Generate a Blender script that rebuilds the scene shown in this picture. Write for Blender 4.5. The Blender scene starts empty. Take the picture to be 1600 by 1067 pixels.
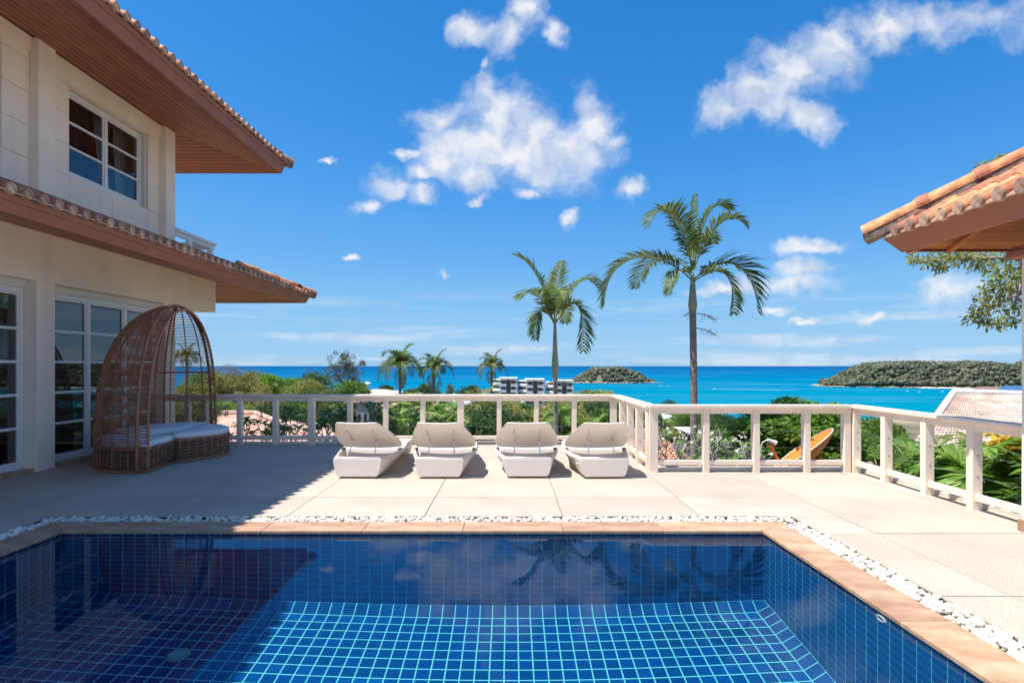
import bpy, math, random
import numpy as np
from mathutils import Vector, Matrix

# ------------------------------------------------------------------ camera, sky, sun, exposure
sc = bpy.context.scene
COL = sc.collection
F, CX, CY, EYE = 884.0, 798.0, 570.0, 1.4      # focal length in photo pixels, vanishing point, eye height

cam = bpy.data.cameras.new('camera')
cam_o = bpy.data.objects.new('camera', cam)
COL.objects.link(cam_o)
cam_o.location = (0, 0, EYE)
cam_o.rotation_euler = (math.radians(90), 0, 0)
cam.sensor_width = 36.0
cam.lens = F / 1600 * 36
cam.shift_x = (800 - CX) / 1600
cam.shift_y = (CY - 533.5) / 1600
cam.clip_start = 0.05
cam.clip_end = 60000
sc.camera = cam_o

SUN = Vector((-0.412, -0.12, 1.0)).normalized()
sl = bpy.data.lights.new('sun', 'SUN')
sl.energy = 3.9
sl.angle = math.radians(0.53)
sl.color = (1.0, 0.955, 0.89)
sun_o = bpy.data.objects.new('sun', sl)
sun_o.rotation_euler = SUN.to_track_quat('Z', 'Y').to_euler()
COL.objects.link(sun_o)
sl.cycles.is_caustics_light = True

sc.view_settings.view_transform = 'Standard'
sc.view_settings.look = 'None'
sc.view_settings.exposure = 1.0
sc.view_settings.gamma = 1.0
sc.render.engine = 'CYCLES'
sc.cycles.use_denoising = True
sc.cycles.caustics_reflective = False
sc.cycles.caustics_refractive = True
sc.cycles.max_bounces = 8
sc.cycles.diffuse_bounces = 4
sc.cycles.use_adaptive_sampling = True
sc.cycles.adaptive_threshold = 0.02
sc.cycles.transparent_max_bounces = 24
sc.cycles.sample_clamp_indirect = 6.0
sc.cycles.blur_glossy = 0.5

SKY_STRENGTH = 0.10
SKY_TINT = (0.62, 0.92, 1.18)      # clear tropical air
w = bpy.data.worlds.new('World')
sc.world = w
w.use_nodes = True
NT = w.node_tree
NT.nodes.clear()


def wn(t, **kw):
    n = NT.nodes.new(t)
    for k, v in kw.items():
        setattr(n, k, v)
    return n


def wmath(op, a, b=None, c=None, clamp=False):
    n = wn('ShaderNodeMath', operation=op)
    n.use_clamp = clamp
    for i, v in enumerate((a, b, c)):
        if v is None:
            continue
        if isinstance(v, (int, float)):
            n.inputs[i].default_value = v
        else:
            NT.links.new(v, n.inputs[i])
    return n.outputs[0]


def build_sky():
    sky = wn('ShaderNodeTexSky', sky_type='NISHITA')
    sky.sun_disc = False
    sky.sun_elevation = math.asin(SUN.z)
    sky.sun_rotation = math.atan2(SUN.x, SUN.y)
    sky.altitude = 60
    sky.air_density = 1.0
    sky.dust_density = 0.1
    sky.ozone_density = 3.0
    hsv = wn('ShaderNodeVectorMath', operation='MULTIPLY')
    hsv.inputs[1].default_value = SKY_TINT
    NT.links.new(sky.outputs[0], hsv.inputs[0])
    pre = wn('ShaderNodeVectorMath', operation='SCALE')
    NT.links.new(hsv.outputs[0], pre.inputs[0])
    pre.inputs['Scale'].default_value = 0.1
    cv = wn('ShaderNodeRGBCurve')          # clear-air response: deep blue overhead, soft blue at the horizon
    for ch, pts in ((0, [(0, 0), (.072, .018), (.139, .068), (.244, .130), (.45, .18), (1, .21)]),
                    (1, [(0, 0), (.187, .130), (.331, .212), (.5, .280), (1, .325)]),
                    (2, [(0, 0), (.452, .365), (.6, .43), (.8, .455), (1, .47)])):
        c_ = cv.mapping.curves[ch]
        c_.points[0].location = pts[0]
        c_.points[1].location = pts[-1]
        for p_ in pts[1:-1]:
            c_.points.new(*p_)
    cv.mapping.update()
    NT.links.new(pre.outputs[0], cv.inputs['Color'])
    post = wn('ShaderNodeVectorMath', operation='SCALE')
    NT.links.new(cv.outputs[0], post.inputs[0])
    post.inputs['Scale'].default_value = 10.0
    tc = wn('ShaderNodeTexCoord')
    sep = wn('ShaderNodeSeparateXYZ')
    NT.links.new(tc.outputs['Generated'], sep.inputs[0])
    dx, dy, dz = sep.outputs
    # cloud chart: bearing and height of each cloud in the northern sky
    ymax = wmath('MAXIMUM', dy, 0.06)
    u = wmath('DIVIDE', dx, ymax)
    v = wmath('DIVIDE', dz, ymax)
    comb = wn('ShaderNodeCombineXYZ')
    NT.links.new(u, comb.inputs[0])
    NT.links.new(v, comb.inputs[1])
    uv = comb.outputs[0]
    # wind-torn edges: domain warp
    warp = wn('ShaderNodeTexNoise')
    warp.inputs['Scale'].default_value = 14
    warp.inputs['Detail'].default_value = 5
    warp.inputs['Roughness'].default_value = 0.62
    NT.links.new(uv, warp.inputs['Vector'])
    ws = wn('ShaderNodeVectorMath', operation='MULTIPLY_ADD')
    NT.links.new(warp.outputs['Color'], ws.inputs[0])
    ws.inputs[1].default_value = (0.075, 0.075, 0)
    ws.inputs[2].default_value = (-0.0375, -0.0375, 0)
    wa = wn('ShaderNodeVectorMath', operation='ADD')
    NT.links.new(uv, wa.inputs[0])
    NT.links.new(ws.outputs[0], wa.inputs[1])
    uvw = wa.outputs[0]
    blobs = [  # photo px: x, y, rx, ry
        (735, 225, 78, 62), (800, 240, 95, 60), (775, 170, 46, 58), (835, 215, 60, 55), (875, 240, 90, 58), (920, 195, 42, 58), (690, 190, 42, 22), (692, 245, 44, 40), (740, 275, 60, 26), (770, 140, 24, 30),
        (757, 103, 9, 12),
        (745, 48, 44, 24), (785, 52, 34, 30), (822, 14, 34, 36), (868, 52, 19, 24),
        (605, 288, 40, 20), (660, 302, 26, 18), (576, 320, 24, 12), (636, 246, 22, 11), (655, 270, 30, 12),
        (985, 292, 30, 18), (962, 222, 16, 18), (822, 304, 26, 11), (892, 334, 15, 18), (745, 313, 18, 8),
        (1128, 170, 42, 34), (1175, 140, 52, 40), (1235, 112, 60, 46), (1300, 75, 66, 50), (1375, 45, 80, 50), (1460, 35, 90, 48), (1560, 30, 95, 55),
        (1262, 190, 48, 32), (1215, 165, 40, 34),
        (1268, 385, 56, 11), (1262, 420, 50, 16), (1235, 440, 100, 19), (1485, 452, 62, 26), (1370, 494, 30, 8), (1205, 484, 28, 6), (1150, 447, 70, 13),
        (515, 254, 13, 5), (545, 401, 11, 5), (690, 427, 10, 7), (1255, 496, 22, 5),
    ]
    cur = None
    for (x, y, rx, ry) in blobs:
        thin_ = 0.0 if x < 1340 or y > 200 else .18 + .3 * (x - 1340) / 260
        m = wn('ShaderNodeVectorMath', operation='MULTIPLY_ADD')
        NT.links.new(uvw, m.inputs[0])
        su, sv = F / rx, F / ry
        m.inputs[1].default_value = (su, sv, 0)
        m.inputs[2].default_value = (-(x - CX) / F * su, -(CY - y) / F * sv, 0)
        ln = wn('ShaderNodeVectorMath', operation='LENGTH')
        NT.links.new(m.outputs[0], ln.inputs[0])
        lv_ = wmath('ADD', ln.outputs['Value'], thin_) if thin_ else ln.outputs['Value']
        cur = lv_ if cur is None else wmath('SMOOTH_MIN', cur, lv_, 0.4)
    n2 = wn('ShaderNodeTexNoise')
    n2.inputs['Scale'].default_value = 17
    n2.inputs['Detail'].default_value = 7
    n2.inputs['Roughness'].default_value = 0.54
    NT.links.new(uvw, n2.inputs['Vector'])
    fld = wmath('SUBTRACT', 1.22, cur)
    fld = wmath('MULTIPLY_ADD', wmath('SUBTRACT', n2.outputs['Fac'], 0.5), 1.9, fld)
    front = wn('ShaderNodeMapRange', interpolation_type='SMOOTHSTEP')
    front.inputs['From Min'].default_value = -0.10
    front.inputs['From Max'].default_value = 1.3
    NT.links.new(fld, front.inputs['Value'])
    fmask = wn('ShaderNodeMapRange')
    fmask.inputs['From Min'].default_value = 0.25
    fmask.inputs['From Max'].default_value = 0.5
    NT.links.new(dy, fmask.inputs['Value'])
    # clouds like these round the unseen sky, cover raised to whiten the fill light
    gn = wn('ShaderNodeTexNoise')
    gn.inputs['Scale'].default_value = 3.2
    gn.inputs['Detail'].default_value = 5
    gn.inputs['Roughness'].default_value = 0.58
    NT.links.new(tc.outputs['Generated'], gn.inputs['Vector'])
    gm = wn('ShaderNodeMapRange', interpolation_type='SMOOTHSTEP')
    gm.inputs['From Min'].default_value = 0.51
    gm.inputs['From Max'].default_value = 0.68
    NT.links.new(gn.outputs['Fac'], gm.inputs['Value'])
    rest = wmath('MULTIPLY', gm.outputs[0], wmath('SUBTRACT', 1.0, fmask.outputs[0]))
    dens = wmath('MULTIPLY_ADD', front.outputs[0], fmask.outputs[0], rest, clamp=True)
    # low thin bank above the sea, all round
    mp = wn('ShaderNodeMapping')
    mp.inputs['Scale'].default_value = (2.2, 2.2, 30)
    NT.links.new(tc.outputs['Generated'], mp.inputs['Vector'])
    st = wn('ShaderNodeTexNoise')
    st.inputs['Scale'].default_value = 1.6
    st.inputs['Detail'].default_value = 6
    NT.links.new(mp.outputs[0], st.inputs['Vector'])
    sm = wn('ShaderNodeMapRange', interpolation_type='SMOOTHSTEP')
    sm.inputs['From Min'].default_value = 0.47
    sm.inputs['From Max'].default_value = 0.70
    NT.links.new(st.outputs['Fac'], sm.inputs['Value'])
    lo = wn('ShaderNodeMapRange', interpolation_type='SMOOTHSTEP')
    lo.inputs['From Min'].default_value = 0.15
    lo.inputs['From Max'].default_value = 0.03
    NT.links.new(dz, lo.inputs['Value'])
    thin = wmath('MULTIPLY', wmath('MULTIPLY', sm.outputs[0], lo.outputs[0]), 0.5)
    dens = wmath('MAXIMUM', wmath('MULTIPLY', dens, 0.97), thin)
    # cloud colour with shading painted in: white sunward tops, faintly blue shaded hollows
    of = wn('ShaderNodeVectorMath', operation='ADD')
    NT.links.new(uvw, of.inputs[0])
    of.inputs[1].default_value = (-0.012, 0.020, 0)
    sh = wn('ShaderNodeTexNoise')
    sh.inputs['Scale'].default_value = 11
    sh.inputs['Detail'].default_value = 2
    NT.links.new(of.outputs[0], sh.inputs['Vector'])
    sh0 = wn('ShaderNodeTexNoise')
    sh0.inputs['Scale'].default_value = 11
    sh0.inputs['Detail'].default_value = 2
    NT.links.new(uvw, sh0.inputs['Vector'])
    relief = wmath('MULTIPLY_ADD', wmath('SUBTRACT', sh0.outputs['Fac'], sh.outputs['Fac']), 1.6, 0.58)
    cr = wn('ShaderNodeValToRGB')
    cr.color_ramp.elements[0].position = 0.38
    cr.color_ramp.elements[0].color = (3.1, 3.5, 4.25, 1)
    cr.color_ramp.elements[1].position = 0.62
    cr.color_ramp.elements[1].color = (4.55, 4.62, 4.75, 1)
    NT.links.new(relief, cr.inputs[0])
    mix = wn('ShaderNodeMix', data_type='RGBA')
    NT.links.new(dens, mix.inputs['Factor'])
    NT.links.new(post.outputs[0], mix.inputs[6])
    NT.links.new(cr.outputs[0], mix.inputs[7])
    bg = wn('ShaderNodeBackground')
    bg.inputs['Strength'].default_value = SKY_STRENGTH
    NT.links.new(mix.outputs[2], bg.inputs['Color'])
    out = wn('ShaderNodeOutputWorld')
    NT.links.new(bg.outputs[0], out.inputs['Surface'])


build_sky()
w.cycles.sampling_method = 'MANUAL'
w.cycles.sample_map_resolution = 512

# ------------------------------------------------------------------ helpers
rng = np.random.default_rng(7)
random.seed(7)


def W(px, py, Y):
    """a point at depth Y seen at photo pixel px, py"""
    return Vector(((px - CX) * Y / F, Y, EYE - (py - CY) * Y / F))


def on_deck(px, py):
    Y = F * EYE / (py - CY)
    return Vector(((px - CX) * Y / F, Y, 0))


def link(name, mesh, parent=None):
    o = bpy.data.objects.new(name, mesh)
    COL.objects.link(o)
    if parent is not None:
        o.parent = parent
        o.matrix_parent_inverse = Matrix.Translation(-TOP[parent.name])
    return o


TOP = {}   # world base of every object that may get children


def tag(o, label=None, cat=None, group=None, kind=None):
    if label:
        o['label'] = label
    if cat:
        o['category'] = cat
    if group:
        o['group'] = group
    if kind:
        o['kind'] = kind
    return o


def thing(name, loc, label, cat, group=None):
    o = bpy.data.objects.new(name, None)
    COL.objects.link(o)
    o.location = loc
    o.empty_display_size = 0.2
    TOP[o.name] = Vector(loc)
    return tag(o, label, cat, group)


class MB:
    def __init__(s):
        s.v, s.f = [], []

    def add(s, vs, fs):
        n = len(s.v)
        s.v += [tuple(v) for v in vs]
        s.f += [tuple(i + n for i in f) for f in fs]
        return s

    def box(s, x0, x1, y0, y1, z0, z1):
        return s.hexa([(x0, y0, z0), (x1, y0, z0), (x1, y1, z0), (x0, y1, z0), (x0, y0, z1), (x1, y0, z1), (x1, y1, z1), (x0, y1, z1)])

    def hexa(s, p):
        return s.add(p, [(0, 3, 2, 1), (4, 5, 6, 7), (0, 1, 5, 4), (1, 2, 6, 5), (2, 3, 7, 6), (3, 0, 4, 7)])

    def prism(s, poly, axis_vec):
        """poly: list of points, extruded by axis_vec"""
        n = len(poly)
        a = Vector(axis_vec)
        vs = [Vector(p) for p in poly] + [Vector(p) + a for p in poly]
        fs = [tuple(range(n))[::-1], tuple(range(n, 2 * n))]
        fs += [(i, (i + 1) % n, n + (i + 1) % n, n + i) for i in range(n)]
        return s.add(vs, fs)

    def tube(s, pts, r, sides=6, cap=True):
        pts = [Vector(p) for p in pts]
        n = len(pts)
        rs = r if hasattr(r, '__len__') else [r] * n
        ref = None
        vs, fs = [], []
        for i, p in enumerate(pts):
            t = (pts[min(i + 1, n - 1)] - pts[max(i - 1, 0)]).normalized()
            if ref is None:
                ref = t.orthogonal().normalized()
            ref = (ref - t * ref.dot(t))
            if ref.length < 1e-6:
                ref = t.orthogonal()
            ref.normalize()
            b = t.cross(ref)
            for k in range(sides):
                a = 2 * math.pi * k / sides
                vs.append(p + (ref * math.cos(a) + b * math.sin(a)) * rs[i])
        for i in range(n - 1):
            for k in range(sides):
                k2 = (k + 1) % sides
                fs.append((i * sides + k, i * sides + k2, (i + 1) * sides + k2, (i + 1) * sides + k))
        if cap:
            fs.append(tuple(range(sides))[::-1])
            fs.append(tuple(range((n - 1) * sides, n * sides)))
        return s.add(vs, fs)

    def mesh(s, name, mat, smooth=False):
        me = bpy.data.meshes.new(name)
        me.from_pydata(s.v, [], s.f)
        me.materials.append(mat)
        if smooth:
            me.shade_smooth()
        me.update()
        return me

    def build(s, name, mat, parent=None, smooth=False, bevel=0, recalc=False):
        me = s.mesh(name, mat, smooth)
        if recalc:
            import bmesh
            bm = bmesh.new()
            bm.from_mesh(me)
            bmesh.ops.recalc_face_normals(bm, faces=bm.faces)
            bm.to_mesh(me)
            bm.free()
        o = link(name, me, parent)
        TOP.setdefault(o.name, TOP[parent.name] if parent is not None else Vector((0, 0, 0)))
        if parent is not None:
            TOP[o.name] = Vector((0, 0, 0))
            # children of parts keep world coordinates: their inverse is identity in the part's own (world) frame
        if bevel:
            m = o.modifiers.new('bevel', 'BEVEL')
            m.width = bevel
            m.segments = 2
            m.limit_method = 'ANGLE'
        return o


def np_mesh(name, verts, nper, mat, smooth=False):
    """verts: (n*nper,3) array of separate polygons of nper corners"""
    n = len(verts) // nper
    me = bpy.data.meshes.new(name)
    me.vertices.add(len(verts))
    me.vertices.foreach_set('co', np.asarray(verts, dtype=np.float32).ravel())
    me.loops.add(n * nper)
    me.loops.foreach_set('vertex_index', np.arange(n * nper, dtype=np.int32))
    me.polygons.add(n)
    me.polygons.foreach_set('loop_start', np.arange(0, n * nper, nper, dtype=np.int32))
    me.polygons.foreach_set('loop_total', np.full(n, nper, dtype=np.int32))
    me.materials.append(mat)
    me.update(calc_edges=True)
    return me


def copy_part(src, parent, loc=None):
    c = src.copy()
    COL.objects.link(c)
    c.parent = parent
    return c


def copy_tree(root, loc, rz=0.0, scale=None):
    r = root.copy()
    COL.objects.link(r)
    r.location = loc
    r.rotation_euler = (0, 0, rz)
    if scale:
        r.scale = scale
    for ch in root.children:
        c = copy_part(ch, r)
        for g in ch.children:
            copy_part(g, c)
    return r


# ------------------------------------------------------------------ materials
M = {}


def nodes_of(m):
    m.use_nodes = True
    return m.node_tree, m.node_tree.nodes, m.node_tree.links


def pm(name, col, rough=0.6, var=0.12, scale=6.0, bump=0.0, bscale=None, spec=0.5, col2=None, rand=0.0, coord='Object', metal=0.0, detail=5, stretch=None, fleck=None, island=0.0, stain=None):
    m = bpy.data.materials.new(name)
    nt, N, L = nodes_of(m)
    b = N['Principled BSDF']
    b.inputs['Roughness'].default_value = rough
    b.inputs['Specular IOR Level'].default_value = spec
    b.inputs['Metallic'].default_value = metal
    tc = N.new('ShaderNodeTexCoord')
    vec = tc.outputs[coord]
    if stretch:
        mp = N.new('ShaderNodeMapping')
        mp.inputs['Scale'].default_value = stretch
        L.new(vec, mp.inputs['Vector'])
        vec = mp.outputs[0]
    no = N.new('ShaderNodeTexNoise')
    no.inputs['Scale'].default_value = scale
    no.inputs['Detail'].default_value = detail
    no.inputs['Roughness'].default_value = 0.6
    L.new(vec, no.inputs['Vector'])
    cr = N.new('ShaderNodeValToRGB')
    a = [c * (1 - var) for c in col]
    z = [min(1, c * (1 + var)) for c in (col2 or col)]
    cr.color_ramp.elements[0].position = 0.32
    cr.color_ramp.elements[0].color = (*a, 1)
    cr.color_ramp.elements[1].position = 0.68
    cr.color_ramp.elements[1].color = (*z, 1)
    L.new(no.outputs['Fac'], cr.inputs[0])
    c = cr.outputs[0]
    if fleck:   # (scale, dark factor, amount): fine mineral grain
        fn = N.new('ShaderNodeTexNoise')
        fn.inputs['Scale'].default_value = fleck[0]
        fn.inputs['Detail'].default_value = 3
        fn.inputs['Roughness'].default_value = 0.8
        L.new(tc.outputs[coord], fn.inputs['Vector'])
        fr = N.new('ShaderNodeMapRange')
        fr.inputs['From Min'].default_value = 0.36
        fr.inputs['From Max'].default_value = 0.6
        fr.inputs['To Min'].default_value = fleck[1]
        fr.inputs['To Max'].default_value = fleck[2]
        L.new(fn.outputs['Fac'], fr.inputs['Value'])
        vm = N.new('ShaderNodeVectorMath')
        vm.operation = 'SCALE'
        L.new(c, vm.inputs[0])
        L.new(fr.outputs[0], vm.inputs['Scale'])
        c = vm.outputs[0]
    if stain:   # (stretch, factor): weathering with a shape of its own
        sm_ = N.new('ShaderNodeMapping')
        sm_.inputs['Scale'].default_value = stain[0]
        L.new(N.new('ShaderNodeNewGeometry').outputs['Position'], sm_.inputs['Vector'])
        sn = N.new('ShaderNodeTexNoise')
        sn.inputs['Scale'].default_value = 1.0
        sn.inputs['Detail'].default_value = 8
        sn.inputs['Roughness'].default_value = 0.65
        sn.inputs['Distortion'].default_value = 0.6
        L.new(sm_.outputs[0], sn.inputs['Vector'])
        sr = N.new('ShaderNodeMapRange')
        sr.inputs['From Min'].default_value = 0.52
        sr.inputs['From Max'].default_value = 0.72
        sr.inputs['To Min'].default_value = 1.0
        sr.inputs['To Max'].default_value = stain[1]
        L.new(sn.outputs['Fac'], sr.inputs['Value'])
        sv = N.new('ShaderNodeVectorMath')
        sv.operation = 'SCALE'
        L.new(c, sv.inputs[0])
        L.new(sr.outputs[0], sv.inputs['Scale'])
        c = sv.outputs[0]
    if rand:
        oi = N.new('ShaderNodeObjectInfo')
        h = N.new('ShaderNodeHueSaturation')
        mr = N.new('ShaderNodeMapRange')
        mr.inputs['To Min'].default_value = 1 - rand
        mr.inputs['To Max'].default_value = 1 + rand
        L.new(oi.outputs['Random'], mr.inputs['Value'])
        L.new(mr.outputs[0], h.inputs['Value'])
        mr2 = N.new('ShaderNodeMapRange')
        mr2.inputs['To Min'].default_value = 0.5 - rand * 0.04
        mr2.inputs['To Max'].default_value = 0.5 + rand * 0.04
        L.new(oi.outputs['Random'], mr2.inputs['Value'])
        L.new(mr2.outputs[0], h.inputs['Hue'])
        L.new(c, h.inputs['Color'])
        c = h.outputs[0]
    if island:
        gi = N.new('ShaderNodeNewGeometry')
        ih = N.new('ShaderNodeHueSaturation')
        im = N.new('ShaderNodeMapRange')
        im.inputs['To Min'].default_value = 1 - island
        im.inputs['To Max'].default_value = 1 + island
        L.new(gi.outputs['Random Per Island'], im.inputs['Value'])
        L.new(im.outputs[0], ih.inputs['Value'])
        L.new(c, ih.inputs['Color'])
        c = ih.outputs[0]
    L.new(c, b.inputs['Base Color'])
    if bump:
        bn = N.new('ShaderNodeTexNoise')
        bn.inputs['Scale'].default_value = bscale or scale * 4
        bn.inputs['Detail'].default_value = 6
        L.new(vec, bn.inputs['Vector'])
        bp = N.new('ShaderNodeBump')
        bp.inputs['Strength'].default_value = bump
        bp.inputs['Distance'].default_value = 0.01
        L.new(bn.outputs['Fac'], bp.inputs['Height'])
        L.new(bp.outputs[0], b.inputs['Normal'])
    M[name] = m
    return m


def leaf_mat(name, col, col2, trans=0.35, rough=0.45, scale=2.5, rand=0.25):
    """foliage: diffuse plus light through the leaf, uneven colour from clump to clump"""
    m = bpy.data.materials.new(name)
    nt, N, L = nodes_of(m)
    b = N['Principled BSDF']
    out = N['Material Output']
    b.inputs['Roughness'].default_value = rough
    b.inputs['Specular IOR Level'].default_value = 0.22
    geo = N.new('ShaderNodeNewGeometry')
    oi = N.new('ShaderNodeObjectInfo')
    tc = N.new('ShaderNodeTexCoord')
    no = N.new('ShaderNodeTexNoise')
    no.inputs['Scale'].default_value = scale
    no.inputs['Detail'].default_value = 3
    L.new(tc.outputs['Object'], no.inputs['Vector'])
    ad = N.new('ShaderNodeMath')
    ad.operation = 'MULTIPLY_ADD'
    L.new(geo.outputs['Random Per Island'], ad.inputs[0])
    ad.inputs[1].default_value = 0.55
    L.new(no.outputs['Fac'], ad.inputs[2])
    mr = N.new('ShaderNodeMapRange')
    mr.inputs['From Min'].default_value = 0.4
    mr.inputs['From Max'].default_value = 1.15
    L.new(ad.outputs[0], mr.inputs['Value'])
    mx = N.new('ShaderNodeMix')
    mx.data_type = 'RGBA'
    mx.inputs[6].default_value = (*col, 1)
    mx.inputs[7].default_value = (*col2, 1)
    L.new(mr.outputs[0], mx.inputs['Factor'])
    h = N.new('ShaderNodeHueSaturation')
    r1 = N.new('ShaderNodeMapRange')
    r1.inputs['To Min'].default_value = 1 - rand
    r1.inputs['To Max'].default_value = 1 + rand
    L.new(oi.outputs['Random'], r1.inputs['Value'])
    L.new(r1.outputs[0], h.inputs['Value'])
    L.new(mx.outputs[2], h.inputs['Color'])
    L.new(h.outputs[0], b.inputs['Base Color'])
    tr = N.new('ShaderNodeBsdfTranslucent')
    hs = N.new('ShaderNodeHueSaturation')
    hs.inputs['Hue'].default_value = 0.485
    hs.inputs['Value'].default_value = 1.5
    L.new(h.outputs[0], hs.inputs['Color'])
    L.new(hs.outputs[0], tr.inputs['Color'])
    ms = N.new('ShaderNodeMixShader')
    ms.inputs[0].default_value = trans
    L.new(b.outputs[0], ms.inputs[1])
    L.new(tr.outputs[0], ms.inputs[2])
    L.new(ms.outputs[0], out.inputs['Surface'])
    M[name] = m
    return m


pm('wall_cream', (0.95, 0.825, 0.675), 0.85, 0.05, 1.6, 0.12, 60, stain=((2.5, 2.5, 0.35), 0.90))
pm('render_white', (0.74, 0.70, 0.63), 0.8, 0.05, 1.5, 0.1, 50)
pm('frame_white', (0.80, 0.79, 0.77), 0.4, 0.03, 3)
pm('rail_paint', (0.87, 0.73, 0.59), 0.55, 0.06, 4, 0.05, 40)
pm('soffit_wood', (0.37, 0.112, 0.05), 0.5, 0.22, 3, 0.1, 30, rand=0.12, stretch=(1, 1, 6))
pm('fascia_wood', (0.34, 0.118, 0.064), 0.55, 0.12, 2.5, 0.1, 40)
pm('clay_tile', (0.47, 0.155, 0.06), 0.75, 0.28, 9, 0.3, 40, col2=(0.58, 0.25, 0.12), rand=0.28)
pm('clay_cap', (0.34, 0.19, 0.12), 0.85, 0.4, 12, 0.3, 50, col2=(0.46, 0.29, 0.20), rand=0.3)
pm('clay_pan', (0.50, 0.31, 0.22), 0.8, 0.35, 10, 0.3, 40)
pm('ridge_mortar', (0.22, 0.15, 0.12), 0.9, 0.6, 14, 0.8, 50)
pm('pink_tile', (0.58, 0.33, 0.25), 0.8, 0.22, 1.8, 0.2, 12, col2=(0.66, 0.43, 0.34))
pm('orange_tile', (0.52, 0.24, 0.13), 0.8, 0.25, 2.2, 0.2, 12, col2=(0.66, 0.40, 0.26))
pm('pale_tile', (0.56, 0.40, 0.32), 0.8, 0.22, 1.8, 0.2, 12, col2=(0.66, 0.52, 0.44))
pm('deck_stone', (0.525, 0.443, 0.362), 0.75, 0.10, 0.9, 0.3, 160, fleck=(90, 0.60, 1.10), rand=0.07, stain=((0.55, 0.55, 1), 0.86), spec=0.3)
pm('joint_dark', (0.24, 0.21, 0.175), 0.95, 0.2, 5)
pm('coping_stone', (0.40, 0.22, 0.12), 0.5, 0.22, 2.6, 0.12, 30, col2=(0.47, 0.305, 0.195), rand=0.12, stretch=(1, 2.4, 1))
pm('pebble', (0.80, 0.74, 0.63), 0.6, 0.12, 7, 0.1, 30, rand=0.14, spec=0.35)
pm('gravel_bed', (0.55, 0.50, 0.42), 0.9, 0.3, 30, 0.5, 60)
pm('pool_tile', (0.001, 0.068, 0.245), 0.18, 0.12, 1.5, col2=(0.0015, 0.092, 0.295), coord='Object', spec=0.5, island=0.16)
pm('pool_tile_piece', (0.001, 0.064, 0.235), 0.18, 0.10, 3, col2=(0.0015, 0.087, 0.285), rand=0.15)
pm('pool_grout', (0.14, 0.68, 0.72), 0.8, 0.05, 5)
pm('plastic_white', (0.78, 0.78, 0.76), 0.35, 0.02, 5)
pm('wicker_brown', (0.34, 0.135, 0.065), 0.55, 0.3, 14, 0.2, 60, rand=0.1)
pm('cushion', (0.72, 0.71, 0.70), 0.9, 0.04, 3, 0.25, 9)
pm('steel', (0.55, 0.55, 0.54), 0.35, 0.05, 8, metal=1.0)
pm('dark_hole', (0.03, 0.03, 0.03), 0.8)
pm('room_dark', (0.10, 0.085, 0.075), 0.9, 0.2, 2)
pm('curtain_white', (0.72, 0.70, 0.66), 0.9, 0.05, 3)
pm('curtain_red', (0.07, 0.035, 0.035), 0.9, 0.1, 3)
pm('trunk_grey', (0.24, 0.21, 0.18), 0.9, 0.28, 3, 0.6, 16, stretch=(1, 1, 5))
pm('trunk_brown', (0.15, 0.11, 0.08), 0.9, 0.3, 4, 0.6, 20, stretch=(1, 1, 3))
pm('crownshaft', (0.30, 0.33, 0.22), 0.5, 0.22, 3, stretch=(2, 2, 0.6))
pm('branch_pale', (0.34, 0.30, 0.27), 0.9, 0.2, 6, 0.4, 30)
pm('rachis', (0.25, 0.27, 0.08), 0.5, 0.15, 4)
pm('dry_frond', (0.34, 0.24, 0.14), 0.8, 0.25, 5)
pm('soil', (0.16, 0.15, 0.075), 0.95, 0.5, 0.06, 0.4, 1.0, col2=(0.20, 0.17, 0.10), detail=9)
pm('dirt', (0.36, 0.27, 0.19), 0.95, 0.25, 0.4, 0.3, 3)
pm('rock', (0.40, 0.33, 0.27), 0.9, 0.35, 0.06, 0.5, 0.4, detail=8)
pm('sand', (0.62, 0.54, 0.42), 0.95, 0.08, 0.05)
pm('white_building', (0.84, 0.84, 0.84), 0.7, 0.04, 0.2)
pm('grey_wall', (0.30, 0.33, 0.38), 0.8, 0.06, 0.5)
pm('window_dark', (0.025, 0.03, 0.04), 0.15, 0.2, 0.5, spec=0.7)
pm('solar', (0.06, 0.10, 0.19), 0.12, 0.1, 1.0, spec=0.8)
pm('roof_white', (0.76, 0.77, 0.78), 0.6, 0.05, 0.5)
pm('roof_green', (0.08, 0.30, 0.24), 0.6, 0.1, 0.5)
pm('roof_red', (0.45, 0.09, 0.08), 0.6, 0.12, 0.6)
pm('roof_brown', (0.22, 0.13, 0.10), 0.8, 0.15, 0.5)
pm('dish_orange', (0.82, 0.20, 0.025), 0.55, 0.12, 3, 0.05, 20)
pm('rubber', (0.02, 0.02, 0.02), 0.8)
pm('car_white', (0.75, 0.76, 0.77), 0.3, 0.02, 1)
pm('car_silver', (0.42, 0.45, 0.48), 0.3, 0.02, 1, metal=0.4)
pm('foam', (0.85, 0.88, 0.9), 0.9, 0.05, 0.1)
pm('petal', (0.75, 0.30, 0.20), 0.7, 0.3, 12, col2=(0.80, 0.45, 0.40), rand=0.3)
pm('petal_white', (0.8, 0.78, 0.7), 0.7, 0.1, 12)
leaf_mat('leaf_mid', (0.06, 0.125, 0.024), (0.16, 0.26, 0.055))
leaf_mat('leaf_bright', (0.075, 0.18, 0.025), (0.23, 0.38, 0.07), rough=0.4)
leaf_mat('leaf_dark', (0.035, 0.075, 0.024), (0.10, 0.165, 0.055))
leaf_mat('leaf_olive', (0.13, 0.16, 0.04), (0.28, 0.30, 0.09))
leaf_mat('leaf_yellow', (0.20, 0.21, 0.05), (0.38, 0.34, 0.12))
leaf_mat('leaf_grey', (0.10, 0.115, 0.085), (0.20, 0.215, 0.16))
leaf_mat('twig_grey', (0.13, 0.12, 0.115), (0.24, 0.22, 0.21), trans=0.05)
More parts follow.
